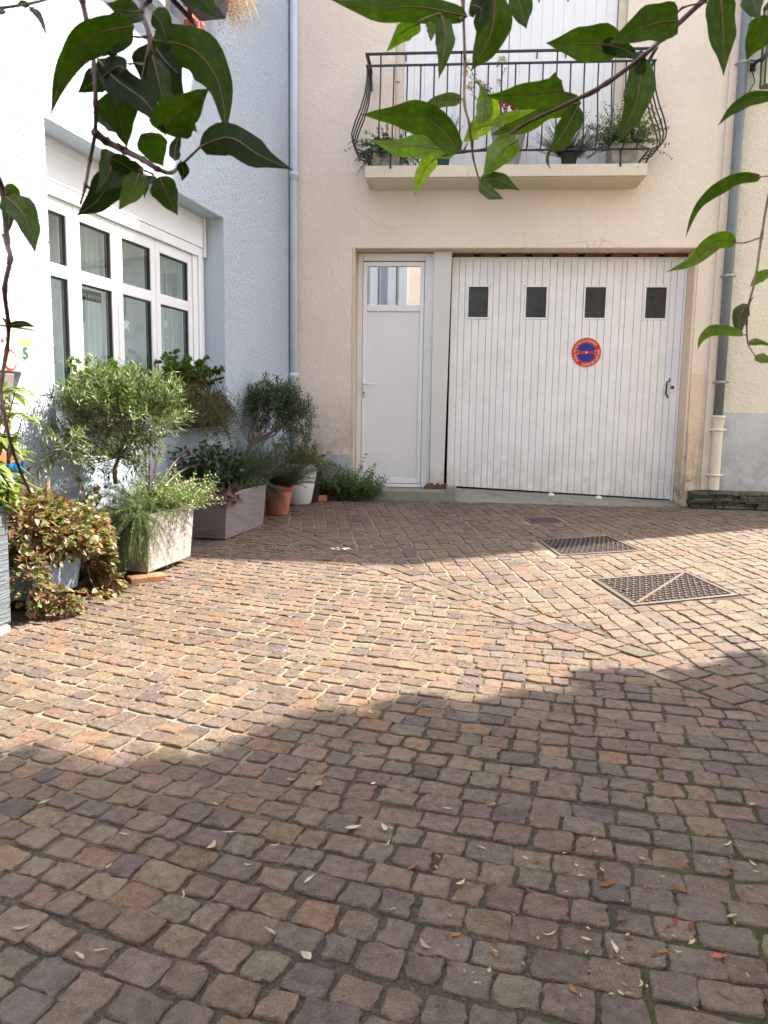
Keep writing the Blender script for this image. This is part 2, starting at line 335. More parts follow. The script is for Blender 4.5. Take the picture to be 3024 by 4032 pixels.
# ------------------------------------------------------------------ mesh helpers
class MB:
    def __init__(s): s.v = []; s.f = []; s.c = []; s.m = []
    def add(s, vs, fs, c=None, mi=0):
        o = len(s.v); s.v.extend([tuple(map(float, q)) for q in vs])
        for f in fs: s.f.append(tuple(i+o for i in f)); s.c.append(c); s.m.append(mi)
    def box(s, x0, x1, y0, y1, z0, z1, c=None, mi=0):
        v = [(x, y, z) for z in (z0, z1) for y in (y0, y1) for x in (x0, x1)]
        s.add(v, [(0, 2, 3, 1), (4, 5, 7, 6), (0, 1, 5, 4), (2, 6, 7, 3), (0, 4, 6, 2), (1, 3, 7, 5)], c, mi)
    def hexa(s, pts, c=None, mi=0):        # 8 corners ordered like box
        s.add(pts, [(0, 2, 3, 1), (4, 5, 7, 6), (0, 1, 5, 4), (2, 6, 7, 3), (0, 4, 6, 2), (1, 3, 7, 5)], c, mi)
    def tube(s, path, r, n=8, c=None, mi=0, cap=True):
        P = [np.array(p, float) for p in path]; k = len(P)
        rs = r if isinstance(r, (list, tuple)) else [r]*k
        vs = []; prev = None
        for i in range(k):
            t = P[min(i+1, k-1)]-P[max(i-1, 0)]; t = t/(np.linalg.norm(t)+1e-9)
            if prev is None:
                a = np.array([0, 0, 1.]) if abs(t[2]) < .9 else np.array([1., 0, 0]); u = np.cross(t, a)
            else: u = prev-t*(prev@t)
            u /= (np.linalg.norm(u)+1e-9); w = np.cross(t, u); prev = u
            for j in range(n):
                an = 2*math.pi*j/n; vs.append(P[i]+(u*math.cos(an)+w*math.sin(an))*rs[i])
        fs = [(i*n+j, i*n+(j+1) % n, (i+1)*n+(j+1) % n, (i+1)*n+j) for i in range(k-1) for j in range(n)]
        if cap: fs += [tuple(range(n))[::-1], tuple((k-1)*n+j for j in range(n))]
        s.add(vs, fs, c, mi)
    def lathe(s, prof, cx=0, cy=0, n=32, c=None, mi=0):
        vs = [(cx+r*math.cos(2*math.pi*j/n), cy+r*math.sin(2*math.pi*j/n), z) for r, z in prof for j in range(n)]
        fs = [(i*n+j, i*n+(j+1) % n, (i+1)*n+(j+1) % n, (i+1)*n+j) for i in range(len(prof)-1) for j in range(n)]
        s.add(vs, fs, c, mi)
    def prism(s, pts, axis, a0, a1, c=None, mi=0):   # polygon extruded along an axis
        def mk(p, a):
            return {'x': (a, p[0], p[1]), 'y': (p[0], a, p[1]), 'z': (p[0], p[1], a)}[axis]
        n = len(pts); vs = [mk(p, a0) for p in pts]+[mk(p, a1) for p in pts]
        fs = [tuple(range(n))[::-1], tuple(range(n, 2*n))]+[(i, (i+1) % n, n+(i+1) % n, n+i) for i in range(n)]
        s.add(vs, fs, c, mi)
OFF = {}
def link(name, mb, mats, off=(0, 0, 0), smooth=False, bevel=0):
    me = bpy.data.meshes.new(name)
    v = np.array(mb.v, float)-np.array(off, float) if len(mb.v) else np.zeros((0, 3))
    me.from_pydata(v.tolist(), [], mb.f)
    if not isinstance(mats, (list, tuple)): mats = [mats]
    for mm in mats: me.materials.append(MT[mm] if isinstance(mm, str) else mm)
    if any(mb.m): me.polygons.foreach_set('material_index', mb.m)
    if any(c is not None for c in mb.c):
        at = me.attributes.new('tint', 'FLOAT_COLOR', 'FACE')
        arr = np.ones((len(mb.c), 4), np.float32)
        arr[:, :3] = [c if c is not None else (.5, .5, .5) for c in mb.c]
        at.data.foreach_set('color', arr.ravel())
    if smooth: me.polygons.foreach_set('use_smooth', [True]*len(me.polygons))
    me.update()
    o = bpy.data.objects.new(name, me); COL.objects.link(o)
    if bevel:
        bv = o.modifiers.new('edge', 'BEVEL'); bv.width = bevel; bv.segments = 2; bv.limit_method = 'ANGLE'
    return o
def thing(name, label, cat, fr='G', at=(0, 0, 0), group=None):
    o = bpy.data.objects.new(name, None); COL.objects.link(o); o.empty_display_size = .1
    o.location = W(fr, *at); o.rotation_euler = (0, 0, FR[fr][2]); o['label'] = label; o['category'] = cat
    if group: o['group'] = group
    OFF[o.name] = at; return o
def part(name, mb, mats, parent, smooth=False, bevel=0, label=None):
    off = OFF[parent.name]; o = link(name, mb, mats, off, smooth, bevel)
    o.parent = parent; OFF[o.name] = off
    if label: o['label'] = label
    return o
def single(name, label, cat, mb, mats, fr='G', at=(0, 0, 0), group=None, smooth=False, bevel=0):
    o = link(name, mb, mats, at, smooth, bevel); o.location = W(fr, *at); o.rotation_euler = (0, 0, FR[fr][2])
    o['label'] = label; o['category'] = cat
    if group: o['group'] = group
    OFF[o.name] = at; return o
def struct(name, mb, mats, smooth=False):
    o = link(name, mb, mats, (0, 0, 0), smooth); o['kind'] = 'structure'; return o
def wall_holes(mb, x0, x1, z0, z1, holes, y, depth, sgn):
    """sheet in the plane y with rectangular holes, returns closed at the back at y+sgn*depth (sgn = into the house)"""
    xs = sorted({x0, x1, *[h[0] for h in holes], *[h[1] for h in holes]}); zs = sorted({z0, z1, *[h[2] for h in holes], *[h[3] for h in holes]})
    for i in range(len(xs)-1):
        for j in range(len(zs)-1):
            xm, zm = (xs[i]+xs[i+1])/2, (zs[j]+zs[j+1])/2
            if any(h[0] < xm < h[1] and h[2] < zm < h[3] for h in holes): continue
            q = [(xs[i], y, zs[j]), (xs[i+1], y, zs[j]), (xs[i+1], y, zs[j+1]), (xs[i], y, zs[j+1])]
            mb.add(q, [(0, 1, 2, 3)])
            mb.add([(a, y+sgn*depth, c) for a, _, c in q], [(3, 2, 1, 0)])
    yb = y+sgn*depth
    for h in list(holes)+[(x0, x1, z0, z1)]:
        a, b_, c, d = h
        mb.add([(a, y, c), (a, y, d), (a, yb, d), (a, yb, c)], [(0, 1, 2, 3)])
        mb.add([(b_, y, c), (b_, y, d), (b_, yb, d), (b_, yb, c)], [(0, 1, 2, 3)])
        mb.add([(a, y, d), (b_, y, d), (b_, yb, d), (a, yb, d)], [(0, 1, 2, 3)])
        mb.add([(a, y, c), (b_, y, c), (b_, yb, c), (a, yb, c)], [(0, 1, 2, 3)])
def text_mb(mb, s, size, place, depth=.0015, shear=0., bold=0.):
    """place(x, y, d) -> 3-D point"""
    cu = bpy.data.curves.new('lettering_curve', 'FONT'); cu.body = s; cu.size = size; cu.shear = shear; cu.offset = bold; cu.resolution_u = 3
    o = bpy.data.objects.new('lettering_curve', cu); COL.objects.link(o)
    dg = bpy.context.evaluated_depsgraph_get(); me = bpy.data.meshes.new_from_object(o.evaluated_get(dg))
    vs = [v.co.copy() for v in me.vertices]; fs = [tuple(p.vertices) for p in me.polygons]
    bpy.data.objects.remove(o); bpy.data.curves.remove(cu); bpy.data.meshes.remove(me)
    w = max([v.x for v in vs], default=0)
    mb.add([place(v.x, v.y, depth) for v in vs], fs)
    return w
def textw(s, size):
    t = MB(); return text_mb(t, s, size, lambda x, y, d: (x, y, d))

# ------------------------------------------------------------------ foliage helpers
def unit(a): a = np.array(a, float); return a/(np.linalg.norm(a)+1e-9)
def rv(s=1.): return np.array([rng.gauss(0, s) for _ in range(3)])
def jc(c, k=.15):
    g = 1+rng.uniform(-k, k); return tuple(max(0, x*g*(1+rng.uniform(-k, k)*.18)) for x in c)
def leaf(mb, p, d, n, l, w, c, kind='c', droop=0., c2=None):
    d = unit(d); n = np.array(n, float)-d*(np.array(n, float)@d); n = unit(n); s = np.cross(d, n)
    g = np.array([0, 0, -1.])
    if kind == 'c':
        m = p+d*l*.45-n*w*.12
        mb.add([p, m+s*w*.5+n*w*.15, p+d*l+g*droop*l, m-s*w*.5+n*w*.15, m], [(0, 4, 1), (1, 4, 2), (0, 3, 4), (3, 2, 4)], c)
    elif kind == 'm':
        T = [(.0, .06), (.22, .72), (.45, 1.), (.7, .72), (1., .0)]; vs = []
        for t, ww in T:
            q = p+d*l*t+g*droop*l*t*t
            vs += [q+s*w*.5*ww+n*w*.12*ww, q, q-s*w*.5*ww+n*w*.12*ww]
        fs = []
        for i in range(4): a = i*3; fs += [(a, a+1, a+4, a+3), (a+1, a+2, a+5, a+4)]
        mb.add(vs, fs, c)
    elif kind == 'v':            # heart shaped, differently coloured margin
        T = [(.0, .35), (.15, .9), (.4, 1.), (.7, .6), (1., .0)]; outer = []; inner = []
        for sg in (1, -1):
            for t, ww in (T if sg == 1 else T[-2::-1]):
                q = p+d*l*t+g*droop*l*t*t; outer.append(q+s*sg*w*.5*ww+n*w*.1*ww)
                qi = p+d*l*(.1+t*.68)+g*droop*l*t*t; inner.append(qi+s*sg*w*.3*ww+n*w*.03)
        k = len(outer); o = outer+inner
        mb.add(o, [(i, (i+1) % k, k+(i+1) % k, k+i) for i in range(k)], c2 or c)
        mb.add(inner, [tuple(range(k))], c)
def path_droop(p, d, L, n, bend, wob=.08):
    P = [np.array(p, float)]; d = unit(d)
    for i in range(n):
        d = unit(d+np.array([0, 0, bend])/n+rv(wob)/n**.5*.5); P.append(P[-1]+d*L/n)
    return P
def shoot(lf, st, p, d, L, nl, ll, lw, cols, spread=.8, bend=0., kind='c', r=.002, start=.15, pairs=True, c2=None, stc=None, droop=0., nseg=5, tipup=0.):
    P = path_droop(p, d, L, nseg, bend)
    if st is not None: st.tube(P, [r*(1-.7*i/nseg) for i in range(nseg+1)], 4, cap=False)
    a = rng.uniform(0, 6.28)
    for i in range(nl):
        t = start+(1-start)*(i+.5)/nl; x = t*nseg; k = min(int(x), nseg-1); f = x-k
        q = P[k]*(1-f)+P[k+1]*f; ax = unit(P[k+1]-P[k])
        u = unit(np.cross(ax, [.3, .2, 1.])); v = np.cross(ax, u); a += 1.57 if pairs else 2.4
        for sg in ((1, -1) if pairs else (1,)):
            o = (u*math.cos(a)+v*math.sin(a))*sg
            dd = unit(ax*(1-spread*.6)+o*spread+rv(.12)+np.array([0, 0, tipup])); nn = unit(np.cross(np.cross(dd, [0, 0, 1.]), dd)+rv(.35)+o*.2)
            s_ = (1-.35*t)*rng.uniform(.75, 1.15)
            leaf(lf, q, dd, nn, ll*s_, lw*s_, jc(rng.choice(cols)), kind, droop, jc(rng.choice(c2)) if c2 else None)
    return P
def ell_dir():
    while True:
        v = rv(1); 
        if np.linalg.norm(v) > .1: return unit(v)

# ------------------------------------------------------------------ ground, paving
g_ = MB()
def gq(mb, pts, dz): mb.add([(x, y, gz(y)+dz) for x, y in pts], [tuple(range(len(pts)))])
nx = 60
for i in range(1):
    gq(g_, [(-60, -60), (60, -60), (60, 80), (-60, 80)], -.0062)
struct('ground', g_, 'joint')

PAL = [((.165, .118, .082), 6), ((.142, .104, .08), 5), ((.195, .12, .073), 2.4), ((.18, .132, .082), 1.4), ((.15, .118, .084), 4), ((.175, .112, .08), 2), ((.118, .088, .075), 1.4)]
_pc = [(c[0]*.88, c[1]*.87, c[2]*.9) for c, w_ in PAL for _ in range(int(w_*10))]
pv = MB()
def clip(poly, n, d):                       # keep n.p <= d
    out = []
    for i in range(len(poly)):
        a, b_ = poly[i], poly[(i+1) % len(poly)]; da, db = n@a-d, n@b_-d
        if da <= 0: out.append(a)
        if da*db < 0: out.append(a+(b_-a)*(da/(da-db)))
    return out
HOLES = []
def inside(p, q):
    s_ = 0
    for i in range(len(q)):
        a, b_ = q[i], q[(i+1) % len(q)]; c = (b_[0]-a[0])*(p[1]-a[1])-(b_[1]-a[1])*(p[0]-a[0]); s_ += 1 if c > 0 else -1
    return abs(s_) == len(q)
def stone(poly, joint=.010):
    if len(poly) < 3: return
    poly = [np.array(p) for p in poly]; c = sum(poly)/len(poly)
    ar = 0
    for i in range(len(poly)):
        a, b_ = poly[i], poly[(i+1) % len(poly)]; ar += a[0]*b_[1]-a[1]*b_[0]
    ar /= 2
    if abs(ar) < .0018: return
    if ar < 0: poly = poly[::-1]
    if not (-2.7 < c[0] < 4.6 and .7 < c[1] < 7.85): return
    if abs(c[0]) > c[1]*.62+.75: return
    if c[0] < -.964-(8-c[1])*.2294-.05: return                          # behind the left wall
    for h in HOLES:
        if inside(c, h): return
        if any(inside(p, h) for p in poly):
            for i in range(4):                                          # cut back to the rim of a cover
                a, b_ = h[i], h[(i+1) % 4]; n = unit([*(np.array([b_[1]-a[1], a[0]-b_[0]])), 0])[:2]
                if n@(c-np.array(a)) > 0:
                    poly2 = clip(poly, -n, -(n@np.array(a))); 
                    if len(poly2) >= 3: poly = poly2
                    break
            c = sum(poly)/len(poly)
    near = c[1] < 4.6
    jit = .0038
    poly = [p+np.array([rng.gauss(0, jit), rng.gauss(0, jit)]) for p in poly]
    size = math.sqrt(abs(ar)); k = 1-joint/size*(1+rng.uniform(-.3, .45))
    poly = [c+(p-c)*k for p in poly]
    ring = []
    ts = (.055, .28, .5, .72, .945) if near else (.09, .5, .91)
    for i in range(len(poly)):
        a, b_ = poly[i], poly[(i+1) % len(poly)]; e = b_-a; L = np.hypot(*e)
        if L < .01: ring.append(a); continue
        n = np.array([e[1], -e[0]])/L; bow = rng.uniform(-.001, .0035)
        for t in ts:
            ring.append(a+e*t+n*(rng.gauss(0, .0021)+bow*math.sin(math.pi*t)))
    n = len(ring)
    tx, ty = rng.gauss(0, .014), rng.gauss(0, .014); h0 = rng.gauss(0, .0014)
    def Z(p, dz): return (p[0], p[1], gz(p[1])+h0+tx*(p[0]-c[0])+ty*(p[1]-c[1])+dz)
    vs = [Z(p, rng.gauss(-.0012, .0009)) for p in ring]
    vs += [Z(c+(p-c)*.92, rng.gauss(.0004, .0009)) for p in ring]
    o_ = [Z(c+(p-c)*(1+.0022/size), -.0038+rng.gauss(0, .0009)) for p in ring]; vs += o_
    vs += [(p[0], p[1], p[2]-.02) for p in o_]
    vs.append(Z(c, rng.gauss(.0004, .0012)))
    fs = []
    for i in range(n):
        j = (i+1) % n
        fs += [(i, j, n+j, n+i), (2*n+i, 2*n+j, j, i), (3*n+i, 3*n+j, 2*n+j, 2*n+i), (n+i, n+j, 4*n)]
    pv.add(vs, fs, jc(rng.choice(_pc), .16))
# covers (three iron drain covers), corners on the ground
def quadG(pts): return [tuple(GP(*p)[:2]) for p in pts]
G1 = quadG([(2329, 2280), (2702, 2250), (2908, 2343), (2491, 2385)])
G2 = quadG([(2113, 2125), (2395, 2109), (2533, 2168), (2201, 2188)])
G3 = quadG([(2063, 2041), (2185, 2037), (2222, 2056), (2096, 2062)])
for q in (G1, G2, G3):
    c = np.mean(q, 0); HOLES.append([tuple(c+(np.array(p)-c)*1.04) for p in q][::-1])
SN = np.array([.848, .53]); SD = np.array([.53, -.848])
def clipped(poly, band):
    if band == 1: poly = clip(poly, SN, 2.384)
    if band == 3: poly = clip(poly, -SN, -2.602)
    return poly
# field one: curved rows
xs_ = np.arange(-3.2, 5.0, .02); ang = np.radians(np.clip(24-6.4*(xs_+1), 7, 25)); yc = np.concatenate([[0], np.cumsum(-np.tan(ang)[:-1]*.02)])
def Yc(x): return np.interp(x, xs_, yc)
def An(x): return math.radians(min(25, max(7, 24-6.4*(x+1))))
RP = .081
for k in range(-5, 146):
    x = -3.1+rng.uniform(0, .1); y0 = .4+k*RP*1.06
    wob = rng.uniform(0, 6)
    while x < 4.5:
        a = An(x); L = rng.choice((.07, .078, .084, .09, .098, .11))*rng.uniform(.93, 1.07)
        x2 = x+L*math.cos(a); y = y0+Yc(x); y2 = y0+Yc(x2)
        if -.2 < y < 8.2:
            n0 = np.array([math.sin(An(x)), math.cos(An(x))]); n1 = np.array([math.sin(An(x2)), math.cos(An(x2))]); h = RP/2*rng.uniform(.93, 1.04)
            w0 = .006*math.sin(x*3+wob)
            A, B = np.array([x, y+w0]), np.array([x2, y2+w0])
            poly = clipped([A-n0*h, B-n1*h, B+n1*h, A+n0*h], 1)
            stone(poly, .009 if x > .2 else .0115)
        x = x2+.0005
# the two courses along the seam
for rrow in range(2):
    s_ = -8.
    while s_ < 2.5:
        L = rng.uniform(.1, .15); b0 = 2.386+rrow*.108; P0 = SN*b0+SD*s_
        stone([P0, P0+SD*L, P0+SD*L+SN*.106, P0+SN*.106], .0105); s_ += L
# field two: courses running towards the viewer
E1 = unit([.1, -1, 0])[:2]; E2 = unit([math.cos(R(20)), math.sin(R(20)), 0])[:2]; O2 = np.array([1.2, 4.4])
for i in range(-48, 64):
    t = -5.+rng.uniform(0, .1); wv = rng.uniform(0, 6)
    while t < 4.5:
        L = rng.uniform(.08, .118); a0 = i*.102
        w0 = .006*math.sin(t*2+wv)
        P = O2+E2*(a0+w0)+E1*t; Q = P+E1*L
        if P[1] > .5 and Q[1] < 8.3 and SN@P > 2.3:
            stone(clipped([P, Q, Q+E2*.101, P+E2*.101], 3), .011)
        t += L
struct('pavement', pv, 'cobble')

# concrete apron and step in front of the doors
def fpt(u, n, z): return (u, -n, z)
ap = MB()
aw = [W('F', u, -n, z) for u, n, z in [(1.69, .05, .135), (4.03, .16, .085), (3.965, -.24, .118), (1.60, -.24, .205)]]
lo = [p-np.array([0, 0, .16]) for p in aw]
ap.add(aw+lo, [(0, 1, 2, 3), (0, 4, 5, 1), (1, 5, 6, 2), (3, 2, 6, 7), (0, 3, 7, 4)])
# feathered lip of the apron meeting the cobbles
lp = [W('F', u, -n, z) for u, n, z in [(1.69, .05, .1345), (4.03, .16, .0845), (3.99, .36, .088), (3., .26, .088), (2.2, .17, .089), (1.69, .12, .091)]]
ap.add(lp, [(0, 5, 4, 3, 2, 1)])
struct('concrete_apron', ap, 'concrete')
st = MB(); st.box(.60, 1.60, -.13, .2, .02, .196); st.box(1.60, 1.70, -.12, .0, .02, .247)
single('door_step', 'low grey concrete step under the narrow white side door', 'step', st, 'concrete', 'F', (1.1, -.05, .09), bevel=.008)

# ------------------------------------------------------------------ left white house
WIN = (1.585, 3.80, 1.0, 2.512)          # window recess v0,v1,z0,z1 (the sill drops to .83)
lh = thing('white_house', 'white roughcast house on the left with a four-light window and slate blue plinth', 'house', 'L', (4.5, 0, .05))
wb = MB(); wall_holes(wb, 0, 9.5, -.1, 7.2, [(WIN[0], WIN[1], .855, WIN[3]), (2.21, 3.4, 3.62, 5.6)], 0, .2, -1)
part('wall', wb, 'white_wall', lh)
jb = MB()      # smooth painted reveals of the big window, 3 mm proud of the rough wall's own reveals
v0, v1, z0, z1 = WIN
jb.box(v0+.0, v0+.004, -.198, -.003, .86, z1-.004); jb.box(v1-.004, v1, -.198, -.003, .86, z1-.004); jb.box(v0+.004, v1-.004, -.198, -.003, z1-.004, z1)
part('window_reveal', jb, 'white_smooth', lh)
pb = MB(); pb.box(.02, 9.5, .0, .012, -.08, .548); part('plinth', pb, 'blue_plinth', lh)
sb = MB(); sb.prism([(-.197, 1.0), (-.197, .83), (.03, .83), (.03, .852), (-.03, .86)], 'x', v0+.004, v1-.004)
part('window_sill', sb, 'white_smooth', lh)
# window: outer frame, sashes, panes
YW = -.20
wf = MB()
wf.box(1.60, 1.69, YW-.06, YW+.03, .99, 2.27); wf.box(1.69, 1.765, YW-.06, YW+.015, .99, 2.2)
wf.box(1.69, 3.80, YW-.06, YW+.03, 2.2, 2.272); wf.box(3.72, 3.8, YW-.06, YW+.03, .99, 2.2)
wf.box(1.765, 3.72, YW-.06, YW+.02, .99, 1.05)
win = part('window', wf, 'upvc', lh, bevel=.004)
bounds = [1.768, 2.335, 2.835, 3.3, 3.76]
for i in range(4):
    a, b_ = bounds[i]+.003, bounds[i+1]-.003
    s_ = MB(); w_ = .062
    s_.box(a, a+w_, YW-.055, YW+.008, 1.053, 2.197); s_.box(b_-w_, b_, YW-.055, YW+.008, 1.053, 2.197)
    s_.box(a+w_, b_-w_, YW-.055, YW+.008, 2.12, 2.197); s_.box(a+w_, b_-w_, YW-.055, YW+.008, 1.053, 1.13)
    s_.box(a+w_, b_-w_, YW-.055, YW+.006, 1.755, 1.83)
    part('sash', s_, 'upvc', win, bevel=.005)
    gk = MB()
    for c0, c1 in ((1.13, 1.755), (1.83, 2.12)):
        gk.box(a+w_, a+w_+.007, YW-.04, YW-.002, c0, c1); gk.box(b_-w_-.007, b_-w_, YW-.04, YW-.002, c0, c1); gk.box(a+w_+.007, b_-w_-.007, YW-.04, YW-.003, c1-.006, c1)
    part('gasket', gk, 'gasket', win)
    p_ = MB(); p_.box(a+w_-.001, b_-w_+.001, YW-.016, YW-.012, 1.12, 2.13); part('pane', p_, 'glass', win)
hd = MB(); hd.tube([(2.885, YW-.06, 1.19), (2.885, YW-.1, 1.19), (2.885, YW-.11, 1.22), (2.885, YW-.11, 1.3), (2.885, YW-.1, 1.33), (2.885, YW-.06, 1.33)], .009, 8)
part('handle', hd, 'upvc', win, True)
rb = MB(); rb.box(1.625, 3.8, YW-.05, YW+.035, 2.274, 2.51); rb.box(1.60, 1.625, YW-.05, YW+.055, 2.20, 2.508); rb.box(1.63, 3.8, YW+.035, YW+.04, 2.455, 2.46)
part('roller_shutter_box', rb, 'upvc_grey', lh, bevel=.004)
# room behind the window, back wall left out to let sky light in
rm = MB()
rm.add([(.9, -.25, .6), (4.6, -.25, .6), (4.6, -2.6, .6), (.9, -2.6, .6), (.9, -.25, 2.7), (4.6, -.25, 2.7), (4.6, -2.6, 2.7), (.9, -2.6, 2.7)],
       [(0, 3, 2, 1), (4, 5, 6, 7), (0, 4, 7, 3), (1, 2, 6, 5)])
part('room_interior', rm, 'room', lh)
def curtain(x0, x1, z0, z1, y, amp=.02, wl=.07):
    m_ = MB(); n = max(8, int((x1-x0)/wl*8)); vs = []
    for i in range(n+1):
        x = x0+(x1-x0)*i/n; yy = y+amp*math.sin((x-x0)/wl*6.28+.6*math.sin(x*9))
        vs += [(x, yy, z0), (x, yy*.3+y*.7, z1)]
    m_.add(vs, [(2*i, 2*i+2, 2*i+3, 2*i+1) for i in range(n)]); return m_
for k, (a, b_, z0_, z1_) in enumerate([(1.72, 2.0, 1.0, 2.3), (2.42, 2.62, 1.0, 2.3), (2.66, 3.1, 1.02, 2.3), (3.3, 3.8, 1.0, 1.98)]):
    c_ = curtain(a, b_, z0_, z1_, YW-.2-.02*k)
    single('curtain', ['sheer pale curtain in the right-hand light nearest the street corner', 'narrow sheer curtain behind the hanging star', 'wide sheer curtain behind the green welcome sign', 'sheer curtain in the leftmost light of the big window'][k], 'curtain', c_, 'curtain', 'L', ((a+b_)/2, YW-.2, 1.0), 'sheer curtains behind the big window', True)
# green card with its words
u0, zc = LP(262, 1180, YW-.09); u1, _ = LP(402, 1200, YW-.09)
cs = thing('hanging_sign', 'dark green card with white italic words hanging inside the second light of the window', 'sign', 'L', ((3.25+u1)/2, YW-.09, 1.6))
c_ = MB(); zt, zb = LP(400, 1155, YW-.09)[1], LP(400, 1195, YW-.09)[1]
c_.box(u1, 3.26, YW-.1, YW-.094, zb, zt); part('card', c_, 'shop_green', cs)
c_ = MB(); th = (zt-zb)
wd = textw('Vous êtes au bon endroit', th*.72); sc = 1.0
text_mb(c_, 'Vous êtes au bon endroit', th*.72, lambda x, y, d: (u1+.012+(wd-x)*((3.40-u1-.04)/wd), YW-.0935, zb+th*.28+y), shear=.3)
part('lettering', c_, 'letter_white', cs)
c_ = MB(); c_.tube([(2.95, YW-.097, zt), (3.02, YW-.097, zt+.05), (3.15, YW-.097, zt+.02), (3.25, YW-.097, zt)], .0015, 4); part('string', c_, 'letter_grey', cs)
# hanging stars
def star_mb(cx, cz, r, y):
    m_ = MB(); pts = []
    for i in range(10):
        a = math.pi/2+i*math.pi/5; rr = r if i % 2 == 0 else r*.36; pts.append((cx+rr*math.cos(a), cz+rr*math.sin(a)))
    m_.prism(pts, 'y', y-.004, y+.004); return m_
for (px, py, r, lab) in [(496, 1275, .06, 'white fabric star hanging on beaded string in the third light'), (652, 1275, .03, 'small white star ornament hanging with beads in the light nearest the corner')]:
    v_, z_ = LP(px, py, YW-.08)
    t_ = thing('star_ornament', lab, 'ornament', 'L', (v_, YW-.08, z_-.05))
    part('star', star_mb(v_, z_, r, YW-.08), 'letter_white', t_)
    s_ = MB(); s_.tube([(v_, YW-.08, z_+.02), (v_, YW-.08, z_+.33)], .0012, 4); part('string', s_, 'letter_grey', t_)
    for k in range(5): s_ = MB(); s_.lathe([(0, z_+.03+k*.022), (.007, z_+.036+k*.022), (.007, z_+.044+k*.022), (0, z_+.05+k*.022)], v_, YW-.08, 8); part('bead', s_, 'curtain', t_, True)
    if px > 600:
        for k in range(7): s_ = MB(); s_.lathe([(0, z_-.06-k*.028), (.011, z_-.067-k*.028), (.011, z_-.075-k*.028), (0, z_-.084-k*.028)], v_+.004*math.sin(k*2), YW-.08, 8); part('bead', s_, 'curtain', t_, True)
v_, z_ = LP(668, 1420, YW-.06)
s_ = MB()
for k in range(46):
    a = k*6.283/46+rng.uniform(-.05, .05); r = .055*rng.uniform(.7, 1)
    s_.tube([(v_, YW-.06, z_), (v_+r*math.cos(a), YW-.06+rng.uniform(-.01, .01), z_+r*math.sin(a))], [.0012, .0022], 4)
s_.tube([(v_, YW-.06, z_), (v_+.01, YW-.06, z_-.2)], .003, 5)
single('paper_flower', 'white spiky paper flower standing behind the rightmost pane', 'ornament', s_, 'curtain', 'L', (v_, YW-.06, z_-.2))
# upper window: brick jamb and shutters
uw = MB(); uw.box(1.95, 2.21, .0, .035, 3.62, 5.6); part('brick_surround', uw, 'brick', lh)
uw = MB()
for k in range(14): uw.box(2.215+k*.085, 2.215+k*.085+.08, -.12, -.09, 3.64, 5.58)
uw.box(2.215, 3.4, -.125, -.12, 3.64, 5.58)
part('shutter', uw, 'cast_cream', lh, bevel=.004)
uw = MB(); uw.box(1.9, 3.5, .0, .05, 3.56, 3.618); part('upper_sill', uw, 'white_smooth', lh)
rf = MB(); rf.box(-.2, 9.7, -6., .35, 7.2, 7.35); part('roof', rf, 'roof', lh)

# dried window box of the upper window
t_ = thing('window_box', 'black hanging window box with dried reddish plants above the brick jamb', 'planter', 'L', (2.4, .2, 3.72))
b_ = MB(); b_.prism([(.08, 3.72), (.28, 3.72), (.33, 3.92), (.05, 3.92)], 'x', 2.12, 3.1); part('box', b_, 'black_pot', t_, bevel=.01)
b_ = MB(); b_.box(2.1, 3.12, .035, .05, 3.70, 3.73); b_.box(2.1, 3.12, .335, .35, 3.9, 3.92); part('bracket', b_, 'black_iron', t_)
t_ = thing('dried_plant', 'dry reddish brown plant spilling from the black window box', 'plant', 'L', (2.2, .25, 3.9))
b_ = MB()
for k in range(420):
    p = np.array([rng.uniform(1.98, 2.45), rng.uniform(.1, .36), rng.uniform(3.86, 3.98)])
    shoot(b_, None, p, (rng.uniform(-1, .2), rng.uniform(-.2, .8), rng.uniform(-1., .3)), rng.uniform(.08, .22), 5, .022, .005, [(.25, .11, .08), (.35, .16, .1), (.18, .09, .07)], .7, -1.2)
part('foliage', b_, 'dry', t_)
b_ = MB()
for k in range(260):
    p = np.array([rng.uniform(1.72, 1.98), rng.uniform(.1, .34), rng.uniform(3.9, 4.1)])
    b_.tube(path_droop(p, (rng.uniform(-1, .2), rng.uniform(-.2, .5), rng.uniform(-.6, .5)), rng.uniform(.1, .26), 4, -1.), [.0018, .0014, .001, .0008, .0005], 3, cap=False)
part('plume', b_, 'plume_pale', t_)

# white drainpipe in the corner
dp = thing('white_drainpipe', 'blue-white painted drainpipe in the corner between the two houses', 'drainpipe', 'F', (-.015, -.06, 0.08))
s_ = MB(); s_.tube([(.036, -.055, .1), (.036, -.055, 3.3), (.036, -.055, 7.1)], .04, 20); part('pipe', s_, 'pipe_white', dp, True)
for pz in (690, 1480):
    z_ = FP(1133, pz, .08)[1]; s_ = MB(); s_.lathe([(.04, z_-.05), (.047, z_-.045), (.047, z_-.005), (.051, z_), (.051, z_+.02), (.044, z_+.03), (.04, z_+.03)], .036, -.055, 20); part('collar', s_, 'pipe_white', dp, True)

